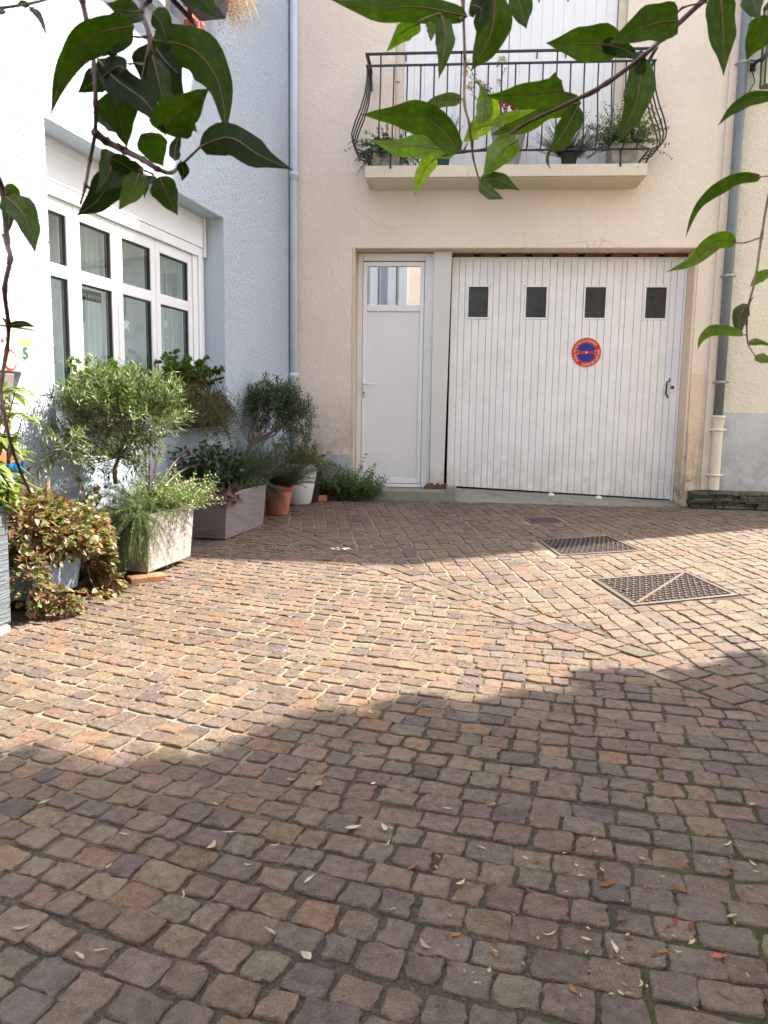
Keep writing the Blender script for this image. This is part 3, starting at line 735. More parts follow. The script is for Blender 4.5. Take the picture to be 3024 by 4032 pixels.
# mailbox and plates on the near part of the wall
v1_, zt_ = LP(138, 1262, .09); _, zb_ = LP(140, 1468, .09); v2_ = v1_+.42
mbx = thing('mailbox', 'white wall mailbox with green number 5 and a red round sticker', 'mailbox', 'L', (v1_+.2, .05, zb_))
s_ = MB(); s_.box(v1_, v2_, .0, .09, zb_, zt_-.05); s_.box(v1_-.006, v2_+.006, .0, .1, zt_-.047, zt_); part('body', s_, 'mail_white', mbx, bevel=.006)
def onL(px, py): return LP(px, py, .094)
s_ = MB(); (a, c1), (b_, c2) = onL(124, 1338), onL(77, 1355); s_.box(min(a, b_), max(a, b_), .09, .093, c2-.004, c1-.001); part('name_strip', s_, 'brass', mbx)
s_ = MB(); va, za = onL(92, 1412); vb, zb2 = onL(105, 1376); hgt = zb2-za
text_mb(s_, '5', hgt*1.75, lambda x, y, d: (va-x*1.05, .093, za+y), bold=.003); part('number', s_, 'letter_green', mbx)
vc_, zc_ = onL(42, 1418)
for rr, mt, dd, nm in ((.052, 'sign_red', .0925, 'sticker_ring'), (.041, 'letter_cream', .0945, 'sticker')):
    s_ = MB(); s_.prism([(vc_+rr*.92*math.cos(k*.1963), zc_+rr*math.sin(k*.1963)) for k in range(32)], 'y', .09, dd); part(nm, s_, mt, mbx)
s_ = MB()
for k, w_ in enumerate(('PAS DE', 'PUBLICITÉ', 'S.V.P.')):
    tw = textw(w_, .02); text_mb(s_, w_, .02, lambda x, y, d, k=k, tw=tw: (vc_+tw/2-x, .095, zc_+.017-k*.021+y), bold=.0004)
part('sticker_lettering', s_, 'letter_grey', mbx)
s_ = MB(); a, c1 = onL(14, 1333); s_.prism([(a+.014*math.cos(k*.39), c1+.014*math.sin(k*.39)) for k in range(16)], 'y', .09, .098); part('lock', s_, 'steel', mbx)
s_ = MB(); a, c1 = onL(125, 1312); s_.tube([(a, .092, c1), (a+.1, .092, c1-.004), (a+.2, .092, c1+.003), (a+.3, .092, c1)], .0016, 4); part('slot', s_, 'letter_grey', mbx)
s_ = MB(); a, c1 = onL(62, 1280); text_mb(s_, 'el', .03, lambda x, y, d: (a-x, .093, c1+y)); part('label_lettering', s_, 'letter_blue', mbx)
s_ = MB(); vg, zg = LP(44, 1468, .07); s_.hexa([(vg, .01, zg-.2), (vg+.3, .01, zg-.2), (vg+.02, .07, zg-.2), (vg+.3, .07, zg-.2), (vg-.0, .005, zg-.004), (vg+.3, .005, zg-.004), (vg, .09, zg-.004), (vg+.3, .09, zg-.004)])
single('newspaper_holder', 'small taupe tapered holder fixed right under the white mailbox', 'holder', s_, 'taupe', 'L', (vg+.15, .0, zg-.2), bevel=.004)
v1_, zt_ = LP(95, 1803, .02); vm, zm_ = LP(95, 1880, .02); vr, zr = LP(40, 1927, .02)
pl = thing('lodging_plaque', 'bright blue and coral plaque with pale lettering low on the white wall', 'plaque', 'L', (v1_+.12, .01, zr))
s_ = MB(); s_.prism([(v1_, zt_-.02), (v1_, zm_), (v1_+.16, zr), (v1_+.34, zm_), (v1_+.34, zt_-.02)], 'y', .004, .016); part('blue_field', s_, 'wall_blue', pl)
s_ = MB(); s_.prism([(v1_, zt_-.018), (v1_+.34, zt_-.018), (v1_+.2, zt_+.07)], 'y', .004, .016); part('coral_roof', s_, 'wall_coral', pl)
s_ = MB(); tw = textw('cléances', .075); text_mb(s_, 'cléances', .075, lambda x, y, d: (v1_+.03+(tw-x), .0175, zt_-.115+y)); tw2 = textw("CHAMBRES D'HÔTES", .024)
text_mb(s_, "CHAMBRES D'HÔTES", .024, lambda x, y, d: (v1_+.05+(tw2-x), .0175, zt_-.155+y)); part('lettering', s_, 'letter_white', pl)

# ------------------------------------------------------------------ front beige house
fh = thing('beige_house', 'beige rendered house ahead with garage, side door and small balcony', 'house', 'F', (2., .3, .1))
wb = MB(); wall_holes(wb, 0, 4.19, -.1, 7.2, [(.612, 3.955, -.1, 2.59), (1.01, 3.17, 3.244, 5.35)], 0, .42, 1)
wall_f = part('wall', wb, 'beige_wall', fh)
s_ = MB(); s_.box(.615, .640, .003, .4, .15, 2.588); s_.box(3.928, 3.952, .003, .4, .05, 2.588); s_.box(.640, 3.928, .003, .4, 2.584, 2.588)
part('opening_reveal', s_, 'beige_smooth', fh)
s_ = MB(); s_.box(.03, .608, -.01, .0, -.05, .545); part('plinth', s_, 'grey_plinth', fh)
s_ = MB(); s_.box(3.7, 3.9275, .235, .4, .05, 2.5); 
# smooth painted strip beside the garage with a cable box
s_ = MB(); s_.hexa([(3.958, -.02, .03), (4.07, -.02, .03), (3.958, -.001, .03), (4.07, -.001, .03), (3.958, -.008, 1.4), (4.085, -.008, 1.4), (3.958, -.001, 1.4), (4.085, -.001, 1.4)])
part('patched_render', s_, 'beige_smooth', fh)
(ua, zt2), (ub, zb2) = FP(2500+590*.3164, 1400+1030*.3164, .0), FP(2500+650*.3164, 1400+1500*.3164, .0)
s_ = MB(); s_.box(3.932, 3.95, .02, .12, .33, .8); s_.box(3.962, 4.02, -.032, -.008, .36, .82)
part('meter_cover', s_, 'beige_smooth', fh, bevel=.003)
s_ = MB(); s_.box(-.05, 4.19, -.35, 6, 7.2, 7.32); s_.prism([(-.35, 7.33), (3., 9.3), (6, 7.33)], 'x', -.05, 4.19); part('roof', s_, 'roof', fh)
# lintel boards above the garage door
s_ = MB()
for k in range(9): s_.box(1.62+k*.26, 1.62+k*.26+.2, .24, .3, 2.548, 2.582)
part('lintel_boards', s_, 'rubble', fh)
s_ = MB(); s_.add([(.5, .41, -.05), (4.1, .41, -.05), (4.1, 4, -.05), (.5, 4, -.05), (.5, .41, 2.7), (4.1, .41, 2.7), (4.1, 4, 2.7), (.5, 4, 2.7)], [(0, 1, 2, 3), (4, 7, 6, 5), (3, 2, 6, 7), (0, 3, 7, 4), (1, 5, 6, 2)])
part('garage_interior', s_, 'unlit_garage', fh)
# pillar between the doors
s_ = MB()
ph = [(1.425, .255), (1.59, .245)]
s_.hexa([(1.425, .118, .2), (1.572, .118, .2), (1.425, .26, .2), (1.572, .26, .2), (1.418, .118, 2.582), (1.598, .118, 2.582), (1.418, .26, 2.582), (1.598, .26, 2.582)])
part('pillar', s_, 'pillar', fh, bevel=.006)
s_ = MB()
for k in range(16):
    x = 1.37+rng.uniform(0, .22); s_.box(x, x+rng.uniform(.02, .05), .10+rng.uniform(0, .02), .2, .197, .2+rng.uniform(.02, .06))
part('crumbled_base', s_, 'rubble', fh, bevel=.004)
# side door
def onF(px, py, n=-.2): return FP(px, py, n)
YD = .2
sd = s_ = MB()
s_.box(.642, .70, YD-.0, YD+.06, .2, 2.575); s_.box(1.33, 1.42, YD, YD+.06, .2, 2.575); s_.box(.70, 1.33, YD, YD+.06, 2.50, 2.575)
s_.box(.70, 1.33, YD-.01, YD+.05, .2, .235)
door = part('side_door', s_, 'upvc', fh, bevel=.005)
s_ = MB(); s_.box(.703, .745, YD-.012, YD+.045, .24, 2.49); s_.box(1.285, 1.327, YD-.012, YD+.045, .24, 2.49); s_.box(.745, 1.285, YD-.012, YD+.045, 2.445, 2.49); s_.box(.745, 1.285, YD-.012, YD+.045, 2.0, 2.065); s_.box(.745, 1.285, YD-.012, YD+.045, .24, .3)
part('leaf_frame', s_, 'upvc', door, bevel=.006)
s_ = MB(); s_.box(.745, 1.285, YD+.004, YD+.03, .3, 2.0); part('panel', s_, 'upvc_grey', door, bevel=.004)
s_ = MB(); s_.box(.73, 1.3, YD+.012, YD+.02, 2.06, 2.45); part('pane', s_, 'glass_door', door)
s_ = MB(); s_.box(.73, 1.3, YD+.045, YD+.05, 2.06, 2.45); part('pane_backing', s_, 'shade_black', door)  # near-black sheet stands in for the unlit inside behind the pane
s_ = MB(); zh = 1.265; s_.tube([(.722, YD-.012, zh), (.722, YD-.05, zh), (.735, YD-.06, zh), (.84, YD-.06, zh)], .0095, 10); s_.box(.71, .735, YD-.02, YD-.012, zh-.14, zh+.06); part('handle', s_, 'upvc', door, True)
s_ = MB(); s_.prism([(.722+.006*math.cos(k*.5), 1.175+.012*math.sin(k*.5)) for k in range(12)], 'y', YD-.023, YD-.018); part('keyhole', s_, 'dark_iron', door)
s_ = MB(); s_.box(.745, 1.3, YD+.0, YD+.04, .198, .203); part('threshold', s_, 'dark_iron', door)
# garage door: boards with grooves, four small lights
GY = .25
def gbot(u): return .222+(u-1.6)*(.133-.222)/(3.9-1.6)
gd = thing('garage_door', 'white painted vertical board garage door with four small dark lights', 'garage door', 'F', (2.75, GY, .15))
lights = [(1.778, 1.976), (2.358, 2.56), (2.946, 3.146), (3.542, 3.741)]; LZ0, LZ1 = 1.955, 2.255
edges = [1.602]
while edges[-1] < 3.9:
    edges.append(edges[-1]+rng.choice((.062, .07, .076)))
edges[-1] = 3.905
SPL = 3.342; edges = sorted([e for e in edges if abs(e-SPL) > .03]+[SPL])
pa, pb2 = MB(), MB()
for e0, e1 in zip(edges[:-1], edges[1:]):
    tgt = pa if e1 <= SPL+1e-6 else pb2
    a, b_ = e0+.0018, e1-.0018; dy = rng.uniform(-.0012, .0012)
    segs = [(None, 2.53)]
    cuts = [l for l in lights if a < l[1]+.02 and b_ > l[0]-.02]
    def put(x0, x1, z0_, z1_):
        if x1-x0 < .004: return
        za = gbot(x0) if z0_ is None else z0_; zb_ = gbot(x1) if z0_ is None else z0_
        tgt.hexa([(x0, GY+dy, za), (x1, GY+dy, zb_), (x0, GY+.02, za), (x1, GY+.02, zb_), (x0, GY+dy, z1_), (x1, GY+dy, z1_), (x0, GY+.02, z1_), (x1, GY+.02, z1_)])
    if not cuts: put(a, b_, None, 2.53)
    else:
        l0, l1 = cuts[0][0]-.018, cuts[0][1]+.018
        put(a, b_, None, LZ0-.018); put(a, b_, LZ1+.018, 2.53)
        if a < l0: put(a, min(b_, l0), LZ0-.0175, LZ1+.0175)
        if b_ > l1: put(max(a, l1), b_, LZ0-.0175, LZ1+.0175)
part('panel', pa, 'door_paint', gd, bevel=.0022); part('panel', pb2, 'door_paint', gd, bevel=.0022, label='narrow right leaf with the iron handle')
s_ = MB(); 
for k, (x0, x1) in enumerate([(1.6, lights[0][0])]+[(lights[i][1], lights[i+1][0]) for i in range(3)]+[(lights[3][1], 3.905)]): s_.box(x0, x1, GY+.0205, GY+.03, LZ0, LZ1)
s_.box(1.6, 3.905, GY+.0205, GY+.03, LZ1, 2.53); s_.hexa([(1.6, GY+.0205, gbot(1.6)), (3.905, GY+.0205, gbot(3.905)), (1.6, GY+.03, gbot(1.6)), (3.905, GY+.03, gbot(3.905)), (1.6, GY+.0205, LZ0), (3.905, GY+.0205, LZ0), (1.6, GY+.03, LZ0), (3.905, GY+.03, LZ0)])
part('backing', s_, 'groove', gd)
s_ = MB(); s_.box(1.6, 3.93, GY-.01, GY+.03, 2.532, 2.545); s_.box(3.907, 3.926, GY-.012, GY+.03, .12, 2.53); part('frame', s_, 'door_paint', gd, bevel=.003)
for (a, b_) in lights:
    s_ = MB(); s_.box(a-.017, a, GY-.006, GY+.02, LZ0-.017, LZ1+.017); s_.box(b_, b_+.017, GY-.006, GY+.02, LZ0-.017, LZ1+.017); s_.box(a, b_, GY-.006, GY+.02, LZ1, LZ1+.017); s_.box(a, b_, GY-.006, GY+.02, LZ0-.017, LZ0)
    w_ = part('window', s_, 'door_paint', gd, bevel=.002)
    s_ = MB(); s_.box(a, b_, GY+.008, GY+.012, LZ0, LZ1); part('pane', s_, 'wired', w_)
s_ = MB(); hx, hz0, hz1 = 3.80, 1.185, 1.35
s_.tube([(hx+.022, GY-.004, hz1+.01), (hx+.018, GY-.01, hz1-.02), (hx-.01, GY-.03, hz1-.022), (hx-.012, GY-.036, hz1-.05), (hx-.014, GY-.036, hz0+.04), (hx-.014, GY-.03, hz0+.012), (hx+.008, GY-.01, hz0+.01), (hx+.012, GY-.004, hz0-.02)], [.008, .007, .007, .009, .009, .007, .007, .008], 8)
part('handle', s_, 'dark_iron', gd, True)
s_ = MB(); s_.prism([(3.853+.017*math.cos(k*math.pi/4), 1.272+.017*math.sin(k*math.pi/4)) for k in range(8)], 'y', GY-.014, GY+.001); part('lock', s_, 'dark_iron', gd, bevel=.003)
# no-parking plate: ring words
sx, sz, sr = 2.981, 1.611, .149
sg = thing('no_parking_sign', 'round red and blue no parking plate on the garage door', 'sign', 'F', (sx, GY, sz-sr))
def disc(r, y0, y1, n=56): 
    m_ = MB(); m_.prism([(sx+r*math.cos(k*2*math.pi/n), sz+r*math.sin(k*2*math.pi/n)) for k in range(n)], 'y', y0, y1); return m_
part('rim', disc(sr, GY-.006, GY-.0025), 'sign_pink', sg); part('red_disc', disc(sr*.962, GY-.0075, GY-.005), 'sign_red', sg); part('blue_disc', disc(sr*.63, GY-.009, GY-.006), 'sign_blue', sg)
s_ = MB(); s_.box(sx-sr*.64, sx+sr*.64, GY-.0105, GY-.008, sz-sr*.1, sz+sr*.1); part('bar', s_, 'sign_red', sg)
s_ = MB()
for dx, dz, r in ((0, 0, .009), (-.59, .12, .005), (-.59, -.12, .005), (.59, .12, .005), (.59, -.12, .005)):
    s_.prism([(sx+dx*sr+r*math.cos(k*.628), sz+dz*sr+r*math.sin(k*.628)) for k in range(10)], 'y', GY-.013, GY-.0100)
part('rivets', s_, 'letter_white', sg)
s_ = MB()
def arc_text(txt, a0, a1, r, size, inward=False):
    ws = [textw(ch, size) if ch != ' ' else size*.3 for ch in txt]; gap = size*.06; tot = sum(ws)+gap*len(txt); k = abs(a1-a0)*r/tot; pos = 0
    for ch, w_ in zip(txt, ws):
        mid = (pos+w_/2)*k/r
        if not inward:
            a = a0-mid
            def pl_(x, y, d, a=a, w_=w_):
                xx = (x-w_/2)*min(k, 1.25); rr = r+y; tt = (math.sin(a), -math.cos(a)); return (sx+rr*math.cos(a)+tt[0]*xx, GY-.0085, sz+rr*math.sin(a)+tt[1]*xx)
        else:
            a = a0+mid
            def pl_(x, y, d, a=a, w_=w_):
                xx = (x-w_/2)*min(k, 1.25); rr = r-y; tt = (-math.sin(a), math.cos(a)); return (sx+rr*math.cos(a)+tt[0]*xx, GY-.0085, sz+rr*math.sin(a)+tt[1]*xx)
        if ch != ' ': text_mb(s_, ch, size, pl_, bold=.0006)
        pos += w_+gap
arc_text('PRIÈRE DE NE PAS STATIONNER', R(228), R(35), sr*.72, .034)
arc_text('SORTIE DE VOITURES', R(250), R(375), sr*.90, .034, True)
part('lettering', s_, 'letter_cream', sg)
# white door stops on the apron
for px, lab in ((2170, 'small white rounded doorstop under the middle of the garage door'), (2358, 'small white rounded doorstop nearer the garage handle')):
    u_, _ = FP(px, 1955, -.18); s_ = MB(); zb_ = gbot(u_)-.03
    s_.lathe([(.036, zb_), (.035, zb_+.008), (.026, zb_+.022), (.012, zb_+.03), (0, zb_+.032)], u_, .19, 16)
    single('doorstop', lab, 'doorstop', s_, 'rock_white', 'F', (u_, .19, zb_), 'doorstops on the garage apron', True)
# balcony
bs = MB()
bs.box(.775, 3.334, -.40, -.001, 3.139, 3.243); bs.prism([(-.36, 3.1389), (-.35, 3.128), (-.001, 3.128), (-.001, 3.1389)], 'x', .82, 3.30)
part('balcony_slab', bs, 'slab', fh, bevel=.004)
rl = thing('balcony_railing', 'black wrought iron pot-bellied railing around the small balcony', 'railing', 'F', (2.05, -.3, 3.185))
XL, XR = .784, 3.345; YF = -.385
def bar(mb, p, q, w=.009): mb.tube([p, q], w, 6)
s_ = MB(); s_.box(XL-.02, XR+.02, YF-.018, YF+.012, 4.205, 4.222); s_.box(XL-.02, XL+.01, YF, -.0, 4.205, 4.222); s_.box(XR-.01, XR+.02, YF, -.0, 4.205, 4.222); part('top_rail', s_, 'black_iron', rl, bevel=.003)
s_ = MB(); s_.box(XL-.015, XR+.015, YF-.012, YF+.01, 4.105, 4.122); s_.box(XL-.012, XL+.01, YF+.01, -.0, 4.105, 4.122); s_.box(XR-.01, XR+.012, YF+.01, -.0, 4.105, 4.122); part('second_rail', s_, 'black_iron', rl, bevel=.003)
s_ = MB(); s_.box(XL-.0, XR+.0, YF-.012, YF+.01, 3.362, 3.378); s_.box(XL-.008, XL+.01, YF+.01, -.0, 3.362, 3.378); s_.box(XR-.01, XR+.008, YF+.01, -.0, 3.362, 3.378); part('bottom_rail', s_, 'black_iron', rl, bevel=.003)
prof = [(0, 4.11), (.003, 4.0), (.02, 3.88), (.06, 3.75), (.11, 3.63), (.14, 3.53), (.132, 3.46), (.09, 3.395), (.02, 3.37)]
N = 21
for i in range(1, N):
    x = XL+(XR-XL)*i/N; s_ = MB(); s_.tube([(x, YF-d*.75, z) for d, z in prof], .0075, 6)
    if i in (1, 7, 14, 20): s_.tube([(x, YF, 4.11), (x, YF, 4.21)], .0075, 6)
    part('baluster', s_, 'black_iron', rl, True)
for X0, sg_ in ((XL, -1), (XR, 1)):
    for y_ in (YF+.0, YF+.1, YF+.2, YF+.3):
        s_ = MB(); s_.tube([(X0+sg_*d, y_, z) for d, z in prof], .0075, 6); 
        if y_ == YF: s_.tube([(X0+sg_*.02, y_, 3.37), (X0+sg_*.0, y_, 3.31), (X0-sg_*.03, y_+.02, 3.238)], .009, 6)
        part('baluster', s_, 'black_iron', rl, True)
for x in (1.009, 3.09):
    s_ = MB(); s_.tube([(x, YF-.0, 3.365), (x, YF-.02, 3.27), (x, YF-.02, 3.215)], .009, 6); part('foot', s_, 'black_iron', rl, True)
for x, sg_ in ((XL, 1), (XR, -1)):
    s_ = MB(); s_.tube([(x, YF, 4.21), (x+sg_*.02, YF+.1, 4.15), (x+sg_*.01, -.15, 4.09), (x, -.0, 4.05)], .012, 6); part('scroll', s_, 'black_iron', rl, True)
# balcony doors
s_ = MB()
for k in range(2):
    a = 1.09+k*1.005
    for j in range(10): s_.box(a+j*.0995, a+j*.0995+.098, .10, .125, 3.2, 5.34)
part('balcony_shutter', s_, 'upvc', fh, bevel=.0015)
s_ = MB(); s_.box(1.012, 1.088, .06, .14, 3.19, 5.34); s_.box(3.098, 3.168, .06, .14, 3.19, 5.34); s_.box(1.1, 3.1, .126, .15, 3.19, 5.34); part('balcony_door_frame', s_, 'trim_cream', fh, bevel=.004)
s_ = MB()
for x in (1.1, 2.35, 2.62, 3.09):
    for z in (4.35, 4.85): s_.box(x, x+.012, .09, .1, z, z+.07)
for x, z in ((1.05, 4.14),): s_.tube([(x, .05, z), (x-.06, .02, z), (x-.06, .02, z-.1)], .005, 5)
part('shutter_hinge', s_, 'dark_iron', fh)

# right trim, pipe and neighbour house
s_ = MB(); s_.box(4.106, 4.176, -.05, -.001, .27, 7.1); s_.box(4.106, 4.176, -.0525, -.05, 3.62, 3.623)
single('corner_trim', 'flat cream painted cover strip running up beside the grey downpipe', 'trim', s_, 'trim_cream', 'F', (4.14, -.02, .27), bevel=.004)
rh = thing('cream_house', 'cream roughcast neighbour house at the right edge with pale grey plinth', 'house', 'F', (5.5, .2, .1))
# unseen right end of the terrace, outline shaped to cast the yard's shadow edge
def sun_to_facade(x, y, z):
    p = np.array([x, y, z]); t = ((CORNER-p)@(nF))/(SV@nF); q = p+SV*t; return (q-CORNER)@dF, q[2]
e1, e2, e3 = sun_to_facade(3.186, 6.353, .079), sun_to_facade(1.864, 5.733, .072), sun_to_facade(.2, 4.75, .06)
e4 = sun_to_facade(-.772, 4.837, .06)
EAVE = e4[1]
s_ = MB(); pts = [(4.195, -.1), (e1[0]-.25, -.1), e1, e2, (e3[0], EAVE), (4.195, EAVE)]
s_.prism(pts, 'y', .0, .3); part('wall', s_, 'cream_wall', rh)
s_ = MB(); s_.box(4.2, 5.6, -.01, .0, .2, 1.03); part('plinth', s_, 'grey_plinth', rh)
s_ = MB(); s_.box(4.19, e3[0], -.0, 5, EAVE, EAVE+.1); part('roof', s_, 'roof', rh)
# level the main eave with it
s_ = MB(); s_.box(-.05, 4.185, -.02, .25, 7.33, max(7.34, EAVE)); part('parapet', s_, 'beige_wall', fh) if EAVE > 7.36 else None
s_ = MB(); zc_, cc_ = .0, 0
while zc_ < .245:
    h_ = rng.uniform(.018, .038); x = 4.0-rng.uniform(0, .02)
    while x < 4.93-.2*max(0, zc_-.1):
        L_ = rng.uniform(.07, .26); y0_ = -.165-rng.uniform(0, .03)-.03*(x-4)
        s_.hexa([(x, y0_, zc_), (x+L_-.004, y0_-rng.uniform(-.006, .006), zc_), (x, .02, zc_), (x+L_-.004, .02, zc_), (x+.004, y0_+.006, zc_+h_-.003), (x+L_-.01, y0_+.005, zc_+h_-.003), (x+.004, .02, zc_+h_-.003), (x+L_-.01, .02, zc_+h_-.003)])
        x += L_
    zc_ += h_
s_.box(4.03, 4.75, -.13, .01, .0, zc_+.004)
single('schist_block', 'dark mossy schist footing course at the foot of the right wall', 'footing', s_, 'schist', 'F', (4.4, -.05, .05), bevel=.004)
gp = thing('grey_downpipe', 'grey plastic downpipe with metal clips on the right of the beige house', 'drainpipe', 'F', (4.22, -.1, 1.0))
px0 = 4.212
s_ = MB(); s_.tube([(px0, -.085, 1.0), (px0, -.085, 3), (px0-.01, -.085, 7.1)], .043, 20); part('pipe', s_, 'pipe_grey', gp, True)
for py in (245, 1085, 1505):
    z_ = FP(2860, py, .1)[1]; s_ = MB(); s_.lathe([(.043, z_-.016), (.05, z_-.014), (.05, z_+.01), (.043, z_+.013)], px0, -.085, 20)
    s_.tube([(px0+.045, -.085, z_), (px0+.078, -.085, z_)], .01, 8); s_.tube([(px0-.045, -.085, z_), (px0-.07, -.03, z_)], .008, 8)
    part('clip', s_, 'pipe_clip', gp, True)
ci = thing('cast_iron_boot', 'cream painted rusty cast iron pipe foot standing on the schist', 'drainpipe', 'F', (4.215, -.09, .276))
s_ = MB(); s_.lathe([(.05, .277), (.05, .9), (.052, .91), (.056, .93), (.056, .975), (.062, .98), (.062, 1.0), (.045, 1.0)], px0+.004, -.09, 22); part('pipe', s_, 'cast_cream', ci, True)
for z_ in (.42, .86):
    s_ = MB(); s_.lathe([(.05, z_-.012), (.058, z_-.011), (.058, z_+.011), (.05, z_+.012)], px0+.004, -.09, 22); s_.tube([(px0-.075, -.09, z_), (px0+.085, -.09, z_)], .011, 8); part('collar', s_, 'cast_cream', ci, True)
# wall lantern at the right edge
ul, zl = FP(2998, 300, .18)
lt = thing('wall_lantern', 'dark green metal wall lantern at the top right edge', 'lantern', 'F', (ul+.06, -.1, zl-.1))
z0l = FP(3000, 338, .18)[1]; zt_l = FP(3000, 170, .18)[1]
s_ = MB()
cxl = ul+.075
for sx_ in (-1, 1):
    for sy_ in (-1, 1): s_.hexa([(cxl+sx_*.06-.008, -.18+sy_*.05-.008, z0l), (cxl+sx_*.06+.008, -.18+sy_*.05-.008, z0l), (cxl+sx_*.06-.008, -.18+sy_*.05+.008, z0l), (cxl+sx_*.06+.008, -.18+sy_*.05+.008, z0l),
                                (cxl+sx_*.07-.008, -.18+sy_*.06-.008, zt_l+.3), (cxl+sx_*.07+.008, -.18+sy_*.06-.008, zt_l+.3), (cxl+sx_*.07-.008, -.18+sy_*.06+.008, zt_l+.3), (cxl+sx_*.07+.008, -.18+sy_*.06+.008, zt_l+.3)])
zm_l = FP(3000, 225, .18)[1]
s_.box(cxl-.075, cxl+.075, -.245, -.115, zm_l-.02, zm_l+.02); s_.box(cxl-.08, cxl+.08, -.25, -.11, zt_l+.3, zt_l+.33); s_.box(cxl-.065, cxl+.065, -.235, -.125, z0l-.012, z0l)
part('cage', s_, plain('lantern green', (.045, .06, .05), .4), lt, bevel=.003)
s_ = MB(); s_.box(cxl-.058, cxl+.058, -.228, -.132, z0l, zt_l+.3); part('glass', s_, plain('lantern pane', (.5, .52, .32), .3), lt)
s_ = MB(); s_.tube([(cxl-.09, -.0, zm_l), (cxl-.09, -.1, zm_l), (cxl-.06, -.17, zm_l)], .014, 8); s_.box(cxl-.12, cxl-.07, -.012, -.001, zm_l-.05, zm_l+.05); part('bracket', s_, 'black_iron', lt, True)
s_ = MB(); s_.tube([(cxl-.1, -.01, zm_l-.05), (cxl-.07, -.012, zm_l-.14), (cxl-.13, -.012, zm_l-.26), (cxl-.24, -.012, zm_l-.31)], .005, 6); part('cable', s_, 'black_iron', lt, True)

# ------------------------------------------------------------------ buildings outside the frame that shape the light
s_ = MB(); k1 = (3.9, 3.25+(3.9-1.673)*math.tan(SUN_AZ)-.39)
s_.box(k1[0], 9, -7, k1[1], -.2, 8.2); 
sh = thing('lane_house', 'tall warm rendered house on the right of the lane, outside the photograph', 'house', 'G', (6, 0, 0))
part('wall', s_, 'house_side', sh)
s_ = MB(); s_.box(k1[0]-.2, 9, -7, k1[1]-.3, 8.2, 8.4); part('roof', s_, 'roof', sh)
iv = MB()  # unseen leaf clumps added to break up the lane house's shadow edge
for k in range(1500):
    z = rng.uniform(2.2, 8.3); a = rng.random()
    amp = .1+.12*max(0, math.sin(z*2.9+.6))+.05*math.sin(z*7.1)
    p = np.array([k1[0]-rng.uniform(0, .35), k1[1]+rng.uniform(-.5, .8)*amp, z])
    shoot(iv, None, p, ell_dir(), .12, 4, .08, .06, [(.05, .09, .02), (.07, .12, .03)], .9, -.3, 'c')
for (lx, off, rr) in ((-.9, .30, .13), (-1.25, .32, .1), (.2, .27, .1), (.95, .25, .09), (-.1, .2, .08)):  # extra clumps set along the sun ray to bump that shadow edge
    tt = (k1[0]-lx)/math.cos(SUN_AZ); zc0 = tt*math.tan(SUN_EL)+.03
    for k in range(70):
        q_ = np.array([k1[0]-.1, k1[1]+off, zc0])+np.array([.5, 1, 1.6])*ell_dir()*rr*rng.random()**.4
        shoot(iv, None, q_, ell_dir(), .07, 3, .06, .05, [(.05, .09, .02), (.07, .12, .03)], .9, -.3, 'c')
t_ = thing('shadow_edge_leaves', 'leafy climber added unseen on the lane house corner to ruffle its shadow edge', 'shadow caster', 'G', (k1[0]-.1, k1[1]+.1, .1)); part('foliage', iv, 'leaf', t_)
oh = thing('opposite_house', 'pale house across the yard behind the photographer with red roof', 'house', 'G', (0, -8, -.1))
s_ = MB(); s_.box(-6, -1.97, -12, -8, -.6, 7.2); part('wall', s_, 'white_smooth', oh)
s_ = MB(); s_.box(-1.97, 4.5, -12, -8.05, -.6, 6.6); part('side_wall', s_, 'beige_wall', oh)
s_ = MB(); s_.prism([(-6.2, 7.2), (-1.9, 7.2), (-4, 8.4)], 'y', -12, -7.8); part('roof', s_, 'roof', oh)
s_ = MB(); s_.tube([(-2.24, -7.8, 0), (-2.24, -7.8, 7.2)], .05, 10); part('drainpipe', s_, 'pipe_grey', oh)
s_ = MB(); s_.tube([(-2.8, -7.8, 0), (-2.8, -7.8, 7.2)], .05, 10); part('drainpipe', s_, 'pipe_grey', oh)

